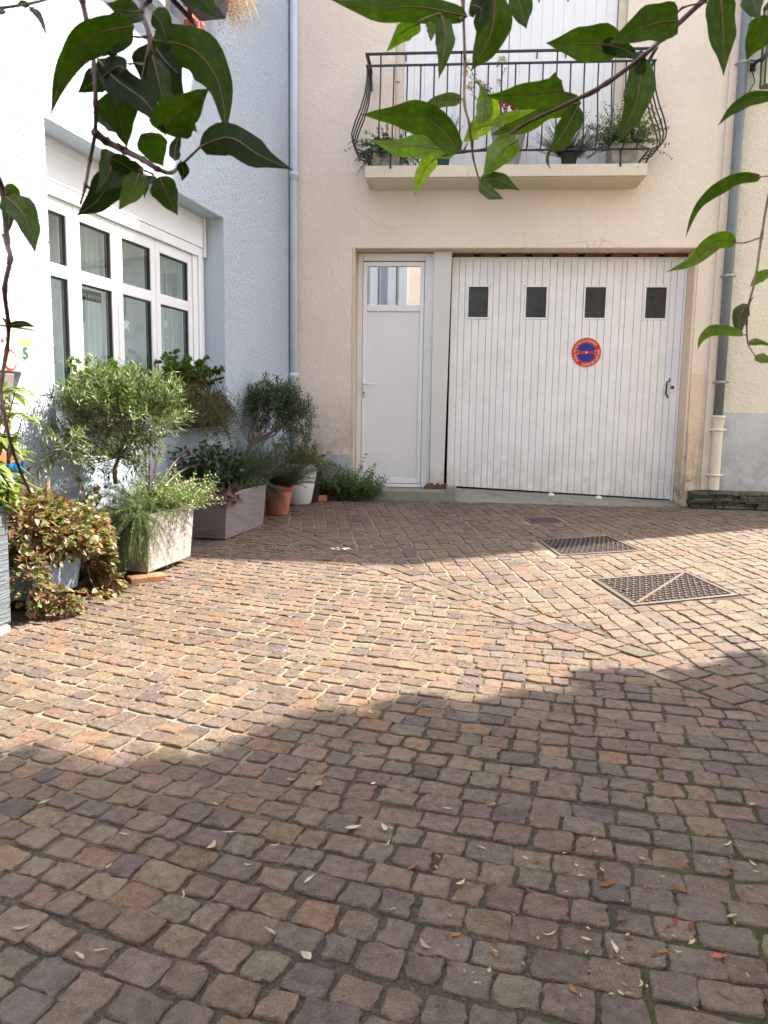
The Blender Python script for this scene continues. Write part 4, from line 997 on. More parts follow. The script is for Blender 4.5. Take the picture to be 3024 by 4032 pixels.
# ------------------------------------------------------------------ iron drain covers
def cover(q, label, nx_, ny_, diag=False, bevel=True):
    q = [np.array(p) for p in q]; c = sum(q)/4
    t = thing('drain_cover', label, 'drain cover', 'G', (c[0], c[1], gz(c[1])), 'iron drain covers in the paving')
    def P(a, b_, dz):
        p = (q[0]*(1-a)+q[1]*a)*(1-b_)+(q[3]*(1-a)+q[2]*a)*b_; return (p[0], p[1], gz(p[1])+dz)
    def slab(m, a0, a1, b0, b1, z0, z1): m.hexa([P(a0, b1, z0), P(a1, b1, z0), P(a0, b0, z0), P(a1, b0, z0), P(a0, b1, z1), P(a1, b1, z1), P(a0, b0, z1), P(a1, b0, z1)])
    s = MB(); w = .045
    slab(s, 0, 1, 0, w, -.02, .004); slab(s, 0, 1, 1-w, 1, -.02, .004); slab(s, 0, w, w, 1-w, -.02, .004); slab(s, 1-w, 1, w, 1-w, -.02, .004)
    part('frame', s, 'cover_iron', t, bevel=.002)
    s = MB(); slab(s, w+.006, 1-w-.006, w+.006, 1-w-.006, -.02, -.0045)
    part('plate', s, 'cover_shade', t)
    s = MB(); x0, x1 = w+.02, 1-w-.02
    for i in range(nx_):
        for j in range(ny_):
            a = x0+(x1-x0)*(i+.5+(.25 if j % 2 else -.25))/nx_; b_ = x0+(x1-x0)*(j+.5)/ny_
            if diag and abs(a-(1-b_)) < .025: continue
            ha, hb = .2*(x1-x0)/nx_, .26*(x1-x0)/ny_
            slab(s, a-ha, a+ha, b_-hb, b_+hb, -.0045, .0035)
    for i in range(nx_+1):
        a = x0+(x1-x0)*i/nx_; slab(s, a-.003, a+.003, w+.01, 1-w-.01, -.0046, -.0005)
    part('tread_studs', s, 'cover_iron', t)
    if diag:
        s = MB(); A, B = P(x0, 1-x0, 0), P(1-x0, x0, 0); d = unit(np.array(B)-np.array(A)); n_ = np.array([-d[1], d[0], 0])*.008
        A, B = np.array(A), np.array(B); up = np.array([0, 0, .0042])
        s.hexa([A-n_-up, B-n_-up, A+n_-up, B+n_-up, A-n_+up, B-n_+up, A+n_+up, B+n_+up]); part('diagonal_joint', s, 'cover_rust', t)
    s = MB()
    for a, b_ in ((.15, .5), (.85, .5)): slab(s, a-.03, a+.03, b_-.018, b_+.018, -.004, .0045)
    part('lifting_hole_shade', s, 'shade_black', t)  # raised near-black slab stands in for the shade in the hole
MT['cover_iron'] = plain('worn cover iron', (.11, .082, .068), .45, .2, 40, .3, 90, spec=.6)
MT['cover_shade'] = plain('cover hollow shade', (.016, .012, .01), .9, .2, 40)  # near-black plate puts the shade of the grate holes into the colour
MT['cover_rust'] = plain('rusty joint bar', (.13, .09, .065), .7, .2, 40)
cover(G1, 'largest and nearest square iron cover with a diagonal bar', 14, 12, True)
cover(G2, 'middle square iron cover half in sun and half in shade', 14, 12)
cover(G3, 'smallest iron cover nearest the garage door in full shade', 10, 8)

# ------------------------------------------------------------------ planters and pots
GRN = [(.07, .12, .035), (.09, .14, .04), (.055, .1, .03)]
def trough(label, v0, v1, n0, n1, z0, h, mat, taper=.02, fr='L', group=None, name='planter_box'):
    t = thing(name, label, 'planter', fr, ((v0+v1)/2, (n0+n1)/2, z0), group)
    k = taper; s = MB()
    lo = [(v0+k, n0+k), (v1-k, n0+k), (v0+k, n1-k), (v1-k, n1-k)]; hi = [(v0, n0), (v1, n0), (v0, n1), (v1, n1)]
    s.hexa([(a, b_, z0) for a, b_ in lo]+[(a, b_, z0+h-.03) for a, b_ in hi])
    w = .012                       # rim
    s.box(v0-.001, v1+.001, n0-.001, n0+w, z0+h-.0299, z0+h); s.box(v0-.001, v1+.001, n1-w, n1+.001, z0+h-.0299, z0+h); s.box(v0-.001, v0+w, n0+w, n1-w, z0+h-.0299, z0+h); s.box(v1-w, v1+.001, n0+w, n1-w, z0+h-.0299, z0+h)
    part('box', s, mat, t, bevel=.005)
    s = MB(); s.box(v0+.013, v1-.013, n0+.013, n1-.013, z0+h-.0299, z0+h-.02); part('soil', s, 'soil', t)
    return t
# near big trough: near corner (582,2265)
pA = GP(582, 2265, .03); vA = (pA-CORNER)@dL; nA = (pA-CORNER)@nL
pB = hit = GP(791, 2192, .03); vB = (pB-CORNER)@dL
zA = gz(4.5)+.035; hA = .33
trough('long brushed taupe planter half in sun, resting on an orange brick', vB, vA, nA-.33, nA+.012, zA, hA, 'brushed')
s = MB(); p = GP(600, 2290); s.box(-.1, .1, -.05, .05, 0, .035); 
br = link('brick', s, 'brick_orange', bevel=.006); br.location = (p[0]-.04, p[1]+.02, gz(p[1])-.003); br.rotation_euler = (0, 0, R(35)); br['label'] = 'orange brick wedged under the near corner of the sunlit planter'; br['category'] = 'brick'
pC = GP(888, 2131); vC = (pC-CORNER)@dL; nC = (pC-CORNER)@nL; pD = GP(1029, 2065); vD = (pD-CORNER)@dL
zC = gz(5.8)+.004
trough('brushed taupe planter standing wholly in shade behind the sunlit one', vD, vC, nC-.33, nC+.01, zC, hA, 'brushed_shade')
def LW(v, n, z): return W('L', v, n, z)
def LD(d): a, b_, _ = FR['L']; return a*d[0]+b_*d[1]+np.array([0, 0, d[2]])

def plant(name, label, cat, base, builders, group=None):
    t = thing(name, label, cat, 'G', tuple(base), group)
    for nm, mb, mt in builders:
        if mb.f: part(nm, mb, mt, t, smooth=nm in ('trunk', 'stems'))
    return t
def at(px, py, n): v, z = LP(px, py, n); return LW(v, n, z)

# --- olive tree in the near planter
def olive(label, base, fork, cen, rad, nsh, cols, seed, lean_limbs=6, trunk_r=.013):
    rng.seed(seed); lf, tk = MB(), MB()
    base, fork, cen = map(np.array, (base, fork, cen))
    mid = (base+fork)/2+rv(.012)
    tk.tube([base, mid, fork], [trunk_r, trunk_r*.85, trunk_r*.75], 9)
    limbs = []
    for k in range(lean_limbs):
        d = ell_dir(); d[2] = abs(d[2])*.4; e = cen+d*np.array(rad)*.62; m_ = fork*.55+e*.45+rv(.02)-np.array([0, 0, .02])
        P = [fork, (fork+m_)/2+rv(.006), m_, (m_+e)/2+rv(.012), e]; tk.tube(P, [trunk_r*.6, trunk_r*.5, trunk_r*.4, trunk_r*.28, trunk_r*.14], 6, cap=False); limbs += P[2:]
    for k in range(nsh):
        d = ell_dir(); 
        if d[2] < -.35 and rng.random() < .5: d[2] = -d[2]
        lump = .86+.2*math.sin(d[0]*5+seed)*math.sin(d[1]*4+d[2]*6+1)
        r_ = rng.uniform(.35, .8)*lump; q = cen+d*np.array(rad)*r_
        out = unit(d*1.1+np.array([0, 0, .75])+rv(.3))
        o = min(limbs, key=lambda x: np.linalg.norm(x-q))
        if rng.random() < .45: tk.tube([o, (o+q)/2+rv(.01), q], [.0026, .002, .0014], 4, cap=False)
        shoot(lf, tk, q, out, rng.uniform(.1, .19), 8, .072, .0155, cols, .72, .25, 'c', .0013, .05)
    return lf, tk
OC = [(.085, .12, .04), (.13, .17, .07), (.05, .075, .025), (.23, .27, .16)]
bs_ = at(455, 1905, .2); fk = at(470, 1800, .22); ce = at(478, 1635, .32)
lf, tk = olive('a', bs_, fk, ce, (.45, .4, .24), 310, OC, 5)
rng.seed(77)
for k in range(60):            # loose lower twigs
    q = at(rng.uniform(230, 620), rng.uniform(1670, 1830), rng.uniform(.18, .38)); shoot(lf, tk, q, (rng.uniform(-1, 1), rng.uniform(-1, .3), rng.uniform(-.6, .4)), .16, 8, .07, .0155, OC, .7, -.2, r=.0013)
    tk.tube([fk, (fk+q)/2+rv(.02), q], [.004, .003, .0015], 4, cap=False)
plant('olive_tree', 'round sunlit olive tree casting leafy shade on the white wall', 'tree', bs_, [('trunk', tk, 'bark'), ('crown', lf, 'leaf_dull')])
# --- second olive, leaning, in the shade
bs_ = at(960, 1835, .22); fk = at(985, 1755, .22); ce = at(1092, 1625, .26)
lf, tk = olive('b', bs_, fk, ce, (.35, .3, .28), 210, [(.07, .095, .05), (.1, .13, .075), (.05, .07, .035)], 9, 7, .017)
rng.seed(3)
for k in range(120):
    q = at(rng.uniform(1080, 1225), rng.uniform(1600, 1830), rng.uniform(.15, .36)); shoot(lf, tk, q, (rng.uniform(-.2, .8), rng.uniform(-.8, .3), rng.uniform(-.2, 1)), .15, 9, .055, .013, [(.07, .095, .05), (.1, .13, .075), (.05, .07, .035)], .7, .2, r=.0013)
q = at(960, 1740, .2)
P = [fk, at(955, 1700, .2), at(930, 1640, .2), at(915, 1605, .2)]; tk.tube(P, [.004, .003, .002, .001], 5, cap=False)
for k in range(5): shoot(lf, tk, P[2]+rv(.01), (rng.uniform(-1, 0), 0, 1), .08, 3, .03, .01, OC, .7, 0, r=.001)
for k in range(6):
    e = at(rng.uniform(1010, 1180), rng.uniform(1600, 1720), .25); tk.tube([fk, (fk*.5+e*.5)+rv(.02), e], [.008, .005, .002], 6, cap=False)
plant('olive_tree', 'leaning olive tree in the shade with its crown against the corner drainpipe', 'tree', bs_, [('trunk', tk, 'bark_dark'), ('crown', lf, 'leaf_dull')])

def needle_plant(pts, dirs, L, nl, ll, lw, cols, bend, nsh, seed, spread=.85, stem_r=.0018):
    rng.seed(seed); lf, sm = MB(), MB()
    for k in range(nsh):
        i = rng.randrange(len(pts)); p = np.array(pts[i](rng) if callable(pts[i]) else pts[i]); d = dirs(rng, p) if callable(dirs) else dirs
        shoot(lf, sm, p, d, L*rng.uniform(.6, 1.15), nl, ll, lw, cols, spread, bend, 'c', stem_r, .05, nseg=6)
    return lf, sm
RC = [(.06, .11, .035), (.085, .15, .05), (.045, .08, .03), (.12, .19, .07)]
# rosemary spilling over the near end of the sunlit planter
topz = zA+hA
rp = lambda r: LW(vA-r.uniform(-.02, .34), nA-r.uniform(0, .3), topz-.01)
rd = lambda r, p: LD((r.uniform(-.3, 1.), r.uniform(-.4, 1.), r.uniform(-.1, 1.)))
lf, sm = needle_plant([rp], rd, .28, 44, .024, .0042, RC, -1.1, 190, 21)
rp2 = lambda r: LW(vA+r.uniform(-.02, .1), nA-r.uniform(-.02, .22), topz+r.uniform(-.04, .03))
rd2 = lambda r, p: LD((r.uniform(-.2, 1.), r.uniform(-.3, 1.), r.uniform(-.8, .3)))
l2, s2 = needle_plant([rp2], rd2, .33, 52, .024, .0042, RC, -2.0, 75, 22); 
lf.add(l2.v, l2.f); lf.c[-len(l2.f):] = l2.c; sm.add(s2.v, s2.f)
plant('rosemary_bush', 'sunlit rosemary spilling over the near end of the bright planter', 'plant', LW(vA-.15, nA-.16, topz-.02), [('foliage', lf, 'leaf_dull'), ('stems', sm, 'bark')])
# pale euonymus at the far end
rng.seed(31); lf, sm = MB(), MB()
for k in range(120):
    p = LW(vB+rng.uniform(-.06, .36), nA-rng.uniform(-.03, .28), topz-.01+rng.uniform(0, .03))
    shoot(lf, sm, p, LD((rng.uniform(-1, .4), rng.uniform(-.3, 1.1), rng.uniform(.2, 1.1))), rng.uniform(.12, .26), 11, .036, .015, [(.16, .21, .09), (.22, .27, .13), (.11, .16, .06), (.3, .33, .2)], .75, -.2, 'c', .0016)
plant('euonymus_bush', 'pale green small-leaved bush over the far end of the bright planter', 'plant', LW(vB+.1, nA-.15, topz-.02), [('foliage', lf, 'leaf'), ('stems', sm, 'bark')])
rng.seed(33); lf = MB()
for k in range(60):
    p = LW(vA-rng.uniform(.28, .55), nA-rng.uniform(.02, .2), topz-.01)
    shoot(lf, None, p, LD((rng.uniform(-.6, .6), rng.uniform(-.2, 1), rng.uniform(.4, 1))), .12, 5, .04, .022, [(.13, .2, .06), (.18, .25, .08), (.24, .2, .09)], .8, -.2, 'm')
plant('geum_clump', 'low mid-green leafy clump in the middle of the bright planter', 'plant', LW(vA-.4, nA-.12, topz-.02), [('foliage', lf, 'leaf')])
# cordyline
rng.seed(35); lf = MB()
b0 = LW((vA+vB)/2-.05, nA-.17, topz-.01)
def strap(mb, P, w, c):
    P = [np.array(q) for q in P]; vs = []; n = len(P)
    for i in range(n):
        t = unit(P[min(i+1, n-1)]-P[max(i-1, 0)]); s_ = unit(np.cross(t, [.2, -1, .3])); ww = w*math.sin(math.pi*min(.97, .12+.85*i/(n-1)))+.0006
        vs += [P[i]-s_*ww, P[i]+np.array([0, 0, -.002]), P[i]+s_*ww]
    mb.add(vs, [f for i in range(n-1) for f in ((3*i, 3*i+1, 3*i+4, 3*i+3), (3*i+1, 3*i+2, 3*i+5, 3*i+4))], c)
for (tx, ty, nn, bd) in [(560, 1740, .2, .1), (590, 1800, .25, .05), (850, 1690+180, .35, -.05), (945, 1985, .55, .1), (880, 1905, .45, .12), (640, 1760, .1, .1), (820, 1830, .3, .1), (770, 1760, .2, .08)]:
    e = at(tx, ty, nn); m_ = (b0+e)/2+np.array([0, 0, .07+bd]); P = [b0*(1-t)**2+m_*2*t*(1-t)+e*t*t for t in np.linspace(0, 1, 9)]
    strap(lf, P, .0052, jc((.07, .028, .024), .25))
plant('cordyline', 'dark red strap-leaved cordyline arching out of the bright planter', 'plant', b0, [('leaves', lf, 'leaf_gloss')])

# shaded planter plants
tz = zC+hA
rng.seed(41); lf, sm = MB(), MB()
for k in range(95):
    p = LW(vC+rng.uniform(-.42, .1), nC-rng.uniform(.02, .3), tz-.01)
    shoot(lf, sm, p, LD((rng.uniform(-.5, .6), rng.uniform(-.5, .4), 1.2)), rng.uniform(.16, .38), 9, .064, .037, [(.022, .045, .018), (.035, .07, .025), (.016, .033, .014)], .9, -.1, 'm', .003, .3)
plant('viburnum_bush', 'very dark glossy-leaved bush in the shaded planter', 'plant', LW(vC-.15, nC-.16, tz-.02), [('foliage', lf, 'leaf_gloss'), ('stems', sm, 'bark')])
rng.seed(43); lf = MB()
for k in range(58):
    p = LW(vC-rng.uniform(-.05, .16), nC-rng.uniform(-.03, .1), tz-rng.uniform(-.03, .07)); d = LD((rng.uniform(-.8, .8), rng.uniform(.2, 1), rng.uniform(-.9, .5)))
    leaf(lf, p, d, LD((0, 1, .6))+rv(.3), rng.uniform(.045, .065), rng.uniform(.045, .06), jc((.085, .05, .05), .3), 'v', .2, jc((.13, .09, .085), .2))
plant('heuchera', 'brownish purple heuchera hanging over the front corner of the shaded planter', 'plant', LW(vC-.08, nC-.02, tz-.02), [('foliage', lf, 'leaf_dull')])
rng.seed(45); lf = MB()
for k in range(85):
    p = LW(vD+rng.uniform(.02, .34), nC-rng.uniform(-.01, .12), tz-.01); shoot(lf, None, p, LD((rng.uniform(-.6, .6), rng.uniform(-.2, .9), rng.uniform(.3, 1))), .08, 5, .028, .014, [(.075, .12, .06), (.1, .15, .08)], .8, 0, 'c')
plant('sage_clump', 'low soft green sage along the front of the shaded planter', 'plant', LW(vD+.2, nC-.05, tz-.02), [('foliage', lf, 'leaf_dull')])
DN = [(.025, .055, .022), (.04, .08, .03), (.018, .04, .016), (.05, .095, .035)]
rp = lambda r: LW(vD+r.uniform(-.1, .3), nC-r.uniform(.02, .3), tz-.01)
lf, sm = needle_plant([rp], lambda r, p: LD((r.uniform(-.9, .4), r.uniform(-.5, .7), r.uniform(.3, 1.2))), .42, 54, .025, .0044, DN, -.2, 170, 47)
rp = lambda r: LW(vD-r.uniform(.0, .1), nC-r.uniform(-.02, .1), tz-.01)
l2, s2 = needle_plant([rp], lambda r, p: LD((r.uniform(-1, -.1), r.uniform(0, 1), r.uniform(-.2, .4))), .3, 44, .024, .0042, DN, -2.4, 26, 48)
lf.add(l2.v, l2.f); lf.c[-len(l2.f):] = l2.c; sm.add(s2.v, s2.f)
plant('rosemary_bush', 'dark upright rosemary at the far end of the shaded planter, trailing to the paving', 'plant', LW(vD+.1, nC-.15, tz-.02), [('foliage', lf, 'leaf_dull'), ('stems', sm, 'bark')])

# terracotta pot
def pot(name, label, cx_, cy_, z0, prof, mat, fr='G', soil_r=None, soil_z=None, n=36, cat='pot'):
    t = thing(name, label, cat, 'G', (cx_, cy_, z0)); s = MB(); s.lathe([(0, z0)]+[(r, z0+z) for r, z in prof], cx_, cy_, n); part('pot', s, mat, t, True)
    sz_ = soil_z if soil_z is not None else max(z for r, z in prof)-.03; s = MB(); s.lathe([(soil_r or prof[-1][0]+.004, z0+sz_), (0, z0+sz_+.008)], cx_, cy_, 24); part('soil', s, 'soil', t); return t
p = GP(1087, 2032); pc = p+np.array([-.0, .09, 0]); z0 = gz(pc[1])+.003
pot('terracotta_pot', 'terracotta pot with banded rim between planter and white pot', pc[0], pc[1], z0, [(.085, 0), (.092, .01), (.128, .2), (.128, .215), (.148, .22), (.15, .262), (.138, .265), (.132, .24)], 'terracotta')
lf, sm = needle_plant([lambda r: np.array([pc[0]+r.uniform(-.11, .11), pc[1]+r.uniform(-.11, .11), z0+.24])], lambda r, q: unit([(q[0]-pc[0])*6+r.uniform(-.5, .5), (q[1]-pc[1])*5-.1+r.uniform(-.4, .4), r.uniform(.4, 1.5)]), .46, 60, .023, .0042, DN, -.7, 210, 51)
plant('fern_bush', 'dark feathery bush growing from the terracotta pot', 'plant', (pc[0], pc[1], z0+.24), [('foliage', lf, 'leaf_dull'), ('stems', sm, 'bark')])
p = GP(1180, 1990); pw = p+np.array([-.03, .1, 0]); z0w = gz(pw[1])+.003
pot('white_pot', 'tall flared white plastic pot at the foot of the beige wall', pw[0], pw[1], z0w, [(.115, 0), (.128, .012), (.165, .2), (.19, .34), (.205, .36), (.208, .39), (.19, .395), (.18, .36)], 'white_pot')
rng.seed(53); lf, sm = MB(), MB()
for k in range(90):
    p = np.array([pw[0]+rng.uniform(-.12, .17), pw[1]+rng.uniform(-.15, .12), z0w+.37]); shoot(lf, sm, p, (rng.uniform(-.6, 1.1), rng.uniform(-.9, .4), rng.uniform(.2, 1.1)), rng.uniform(.1, .24), 6, .045, .022, [(.07, .11, .025), (.33, .16, .04), (.36, .27, .06), (.1, .14, .03), (.06, .09, .025)], .85, -.3, 'm', .002)
for k in range(12):
    p = np.array([pw[0]+rng.uniform(.05, .15), pw[1]-rng.uniform(0, .1), z0w+.37]); shoot(lf, sm, p, (1, rng.uniform(-.6, .1), rng.uniform(0, .8)), rng.uniform(.25, .42), 12, .024, .012, [(.05, .085, .025), (.08, .12, .03)], .85, -1.2, 'c', .0015)
plant('nandina', 'yellow and orange tinted shrub in the white pot', 'plant', (pw[0], pw[1], z0w+.37), [('foliage', lf, 'leaf'), ('stems', sm, 'bark')])
p = GP(1235, 1965); s0 = pw+np.array([.1, .16, 0])
pot('dark_pot', 'dark slate pot half hidden behind the white pot', s0[0], s0[1], gz(s0[1])+.003, [(.08, 0), (.085, .01), (.13, .3), (.138, .33), (.13, .33), (.125, .3)], 'black_pot')
s = MB(); q = GP(1270, 1975); s.box(-.05, .05, -.06, .06, 0, .06); bo = link('brick', s, 'terracotta', bevel=.006); bo.location = (q[0]-.02, q[1]+.04, gz(q[1])+.002); bo.rotation_euler = (0, 0, .3); bo['label'] = 'reddish brick on the paving between white pot and weeds'; bo['category'] = 'brick'
# weeds beside the door step
rng.seed(57); lf, sm = MB(), MB(); WC = [(.07, .15, .03), (.1, .19, .04), (.05, .11, .025)]
for k in range(230):
    u = rng.uniform(.12, .86)+rng.gauss(0, .05); n = rng.uniform(.0, .3); zt = .1
    h = rng.uniform(.14, .36)*(1.1-abs(u-.55)*.6)
    shoot(lf, sm, W('F', u, -n, gz(7.8)), unit([rng.uniform(-.6, .6), rng.uniform(-.7, .1), 1.1]), h, 10, .05, .017, WC, .8, -.35, 'm', .002, .15)
for (px, py) in [(1440, 1790), (1425, 1840), (1475, 1830), (1500, 1880), (1280, 1830), (1320, 1825), (1400, 1870), (1250, 1845), (1465, 1860)]:
    e = FP(px, py, .12); e = W('F', e[0], -.12, e[1]); b0_ = W('F', .55+rng.uniform(-.15, .2), -.14, .1); b0_ = b0_*.5+np.array([e[0], e[1], .1])*.5
    P = [b0_, b0_*.6+e*.4+rv(.02), e]; sm.tube(P, [.004, .003, .0015], 5, cap=False)
    for t in np.linspace(.35, 1, 9):
        q = b0_*(1-t)+e*t
        for sg_ in (1, -1): leaf(lf, q, (sg_*1., -.3, .35), (0, -.4, 1), .045*(1.2-t*.6), .018, jc((.07, .11, .035)), 'm', .2)
    for k in range(7): leaf(lf, e+rv(.007), rv(1), rv(1), .018, .014, jc((.16, .1, .08)), 'c')
plant('weed_clump', 'lush green weeds with tall seed stalks at the foot of the side door', 'plant', W('F', .5, -.12, .1), [('foliage', lf, 'leaf'), ('stems', sm, 'bark')])

# window boxes on the big sill
def sillbox(label, v0, v1, z0, plab, nsh, seed, hang, cname):
    t = trough(label, v0, v1, -.15, .03, z0, .2, 'taupe', .012, group='window boxes on the sill', name='window_box')
    s = MB(); s.box(v0-.05, v1+.05, -.17, .06, z0-.022, z0-.002); s.box(v0-.06, v1+.06, .06, .072, z0-.022, z0+.015); part('tray', s, 'black_pot', t, bevel=.005)
    rng.seed(seed); lf, sm = MB(), MB(); top = z0+.2
    for k in range(nsh):
        v = rng.uniform(v0, v1); p = LW(v, rng.uniform(-.12, .02), top-.015); h = (rng.uniform(.1, .3) if seed == 63 else rng.uniform(.06, .2))*(.75+.35*math.sin(v*11)**2)
        P = path_droop(p, LD((rng.uniform(-.7, .7), rng.uniform(-.4, .7), 1.2)), h, 4, .0); sm.tube(P, [.004, .0035, .003, .0028, .0025], 5, cap=False)
        for r_ in range(4):
            c_ = P[-1]+rv(.014); 
            for j in range(13):
                a = j*2.4; el = rng.uniform(-.1, 1.2); leaf(lf, c_, (math.cos(a)*math.cos(el), math.sin(a)*math.cos(el), math.sin(el)+.25), (0, 0, 1), .032, .016, jc(rng.choice([(.08, .14, .02), (.12, .18, .03), (.05, .1, .02)]), .2), 'c')
    for k in range(hang):
        v = rng.uniform(v0-.02, v1+.02); p = LW(v, rng.uniform(-.02, .05), top-.01); Lh = rng.uniform(.12, .56)*(1-.5*abs((v-(v0+v1)/2)/(v1-v0)))
        shoot(lf, sm, p, LD((rng.uniform(-.4, .4), rng.uniform(.2, 1.2), rng.uniform(-.2, .6))), Lh, int(Lh*50), .05, .0095, [(.05, .08, .027), (.075, .1, .035), (.035, .06, .02), (.07, .075, .03)], .8, -2.6, 'c', .002, .08, tipup=.3, nseg=8)
    plant(cname, plab, 'plant', LW((v0+v1)/2, -.05, top), [('foliage', lf, 'leaf'), ('stems', sm, 'bark_tan')], 'succulents on the window sill')
sillbox('taupe window box on the left half of the sill behind the olive tree', 2.95, 3.55, .885, 'bright green succulent in the left window box behind the olive', 85, 61, 60, 'succulent_bush')
sillbox('taupe window box on the right half of the sill', 1.86, 2.52, .885, 'dense dark succulent trailing from the right window box', 150, 63, 300, 'succulent_bush')
s = MB(); q = LP(862, 1660, .02); s.lathe([(0, .885), (.02, .888), (.026, .9), (.015, .912), (0, .914)], 1.83, -.02, 12)
single('white_pebble', 'white pebble on the tray end of the right window box', 'pebble', s, 'rock_white', 'L', (1.83, -.02, .885), smooth=True)

# houttuynia bush and its pot, stake
rng.seed(71)
pp = GP(150, 2440); vH, nH = (pp-CORNER)@dL, (pp-CORNER)@nL
bx = LW(vH, nH-.2, 0)
t = thing('blue_pot', 'slate blue rectangular pot almost hidden under the pink variegated plant', 'pot', 'L', (vH-.02, nH-.14, gz(3.5)))
s = MB(); q = GP(330, 2345); vq, nq = (q-CORNER)@dL, (q-CORNER)@nL
s.hexa([(vq+.02, nq-.22, .1), (vq+.36, nq-.22, .1), (vq+.02, nq-.02, .1), (vq+.36, nq-.02, .1), (vq, nq-.25, .27), (vq+.4, nq-.25, .27), (vq, nq+.0, .27), (vq+.4, nq, .27)])
part('pot', s, 'blue_pot', t, bevel=.006)
s = MB(); s.box(vq+.02, vq+.38, nq-.23, nq-.02, .27, .28); part('soil', s, 'soil', t)
s = MB(); s.box(vq+.04, vq+.34, nq-.2, nq-.04, .035, .1); part('base', s, 'black_pot', t)
lf, sm = MB(), MB()
CV = [(.06, .11, .02), (.09, .15, .03), (.04, .08, .018), (.08, .1, .03)]; CE = [(.24, .2, .075), (.26, .085, .06), (.26, .15, .085), (.12, .16, .04), (.24, .07, .055), (.21, .18, .09)]
def hlf(q, out):
    d = unit(out+rv(.5)+np.array([0, 0, -.15])); leaf(lf, q, d, unit(out*.7+np.array([0, 0, 1.])+rv(.4)), rng.uniform(.024, .04), rng.uniform(.021, .034), jc(rng.choice(CV), .2), 'v', rng.uniform(0, .35), jc(rng.choice(CE), .2))
def blob(cen, rad, n, ground=False):
    for k in range(n):
        d = ell_dir(); r_ = rng.uniform(.72, 1.02)*(1+.12*math.sin(d[0]*7)*math.sin(d[2]*6+d[1]*5)); q = cen+d*np.array(rad)*r_
        if q[2] < gz(q[1])+.01: continue
        dv, dn = (q-CORNER)@dL, (q-CORNER)@nL
        if vq-.06 < dv < vq+.33 and dn > nq-.16 and .09 < q[2] < .29: continue
        hlf(q, d)
        if k % 5 == 0: sm.tube([cen+(q-cen)*.3, cen+(q-cen)*.7+rv(.01), q], [.003, .002, .0015], 4, cap=False)
def atn(px, py, n): return at(px, py, n)
blob(atn(215, 2130, .30), (.26, .27, .19), 2100); blob(atn(335, 2190, .36), (.14, .18, .18), 1100); blob(atn(110, 2080, .28), (.17, .22, .19), 1000)
blob(atn(400, 2330, .42), (.11, .13, .15), 560); blob(GP(240, 2425)+np.array([-.02, .03, .06]), (.12, .1, .09), 460); blob(atn(120, 2290, .42), (.07, .08, .14), 160); blob(atn(350, 2370, .45), (.09, .1, .12), 200)
for k in range(10):
    q = atn(rng.uniform(60, 420), rng.uniform(1920, 1990), rng.uniform(.2, .4)); 
    for j in range(6): hlf(q+rv(.012)+np.array([0, 0, j*.012]), ell_dir())
plant('houttuynia_bush', 'dense cascading plant with pink, cream and green heart-shaped leaves', 'plant', bx, [('foliage', lf, 'leaf'), ('stems', sm, 'bark_tan')])
s = MB(); e = atn(187, 1885, .3); f_ = atn(182, 2080, .3); s.tube([f_, (e+f_)/2+rv(.002), e], [.013, .0125, .0115], 9); s.tube([(e*.72+f_*.28)-np.array([0, 0, .004]), (e*.72+f_*.28)+np.array([0, 0, .004])], .0145, 9)
single('wooden_stake', 'weathered wooden stake poking out of the pink variegated plant', 'stake', s, 'stake', 'G', tuple(f_))

# tall slate planter at the left edge and its plant
q = GP(20, 2490); vS, nS = (q-CORNER)@dL, (q-CORNER)@nL
_, zs0 = LP(38, 2455, nS); _, zs1 = LP(38, 1985, nS)
s = MB(); s.box(vS-.03, vS+.5, nS-.32, nS+.01, .0, zs0-.002); single('stone_block', 'pale lichen-stained stone block under the tall slate planter', 'block', s, 'cream_stone', 'L', (vS+.2, nS-.15, .02), bevel=.012)
vS2 = LP(38, 2200, nS)[0]
trough('tall dark slate-ribbed planter cut by the left edge', vS2, vS2+.45, nS-.34, nS, zs0, zs1-zs0, 'slate', .004, name='tall_planter')
rng.seed(83); lf, sm = MB(), MB()
for k in range(46):
    p = LW(vS2+rng.uniform(-.04, .2), nS-rng.uniform(.0, .28), zs1-.02); h = rng.uniform(.12, .62)
    P = path_droop(p, LD((rng.uniform(-.45, .1), rng.uniform(-.3, .5), 1.5)), h, 5, 0.); sm.tube(P, [.006, .0055, .005, .004, .003, .002], 6, cap=False)
    for j in range(15):
        a = j*2.4+k; q = P[min(5, 1+j % 5)]; leaf(lf, q, (math.cos(a), math.sin(a), rng.uniform(-.4, .4)), (0, 0, 1), rng.uniform(.09, .15), rng.uniform(.034, .052), jc(rng.choice([(.12, .18, .035), (.17, .22, .05), (.09, .14, .03), (.24, .27, .09)]), .15), 'm', .35)
plant('spindle_plant', 'yellow-green long-leaved plant in the tall slate planter', 'plant', LW(vS2+.15, nS-.15, zs1-.02), [('foliage', lf, 'leaf'), ('stems', sm, 'bark_tan')])

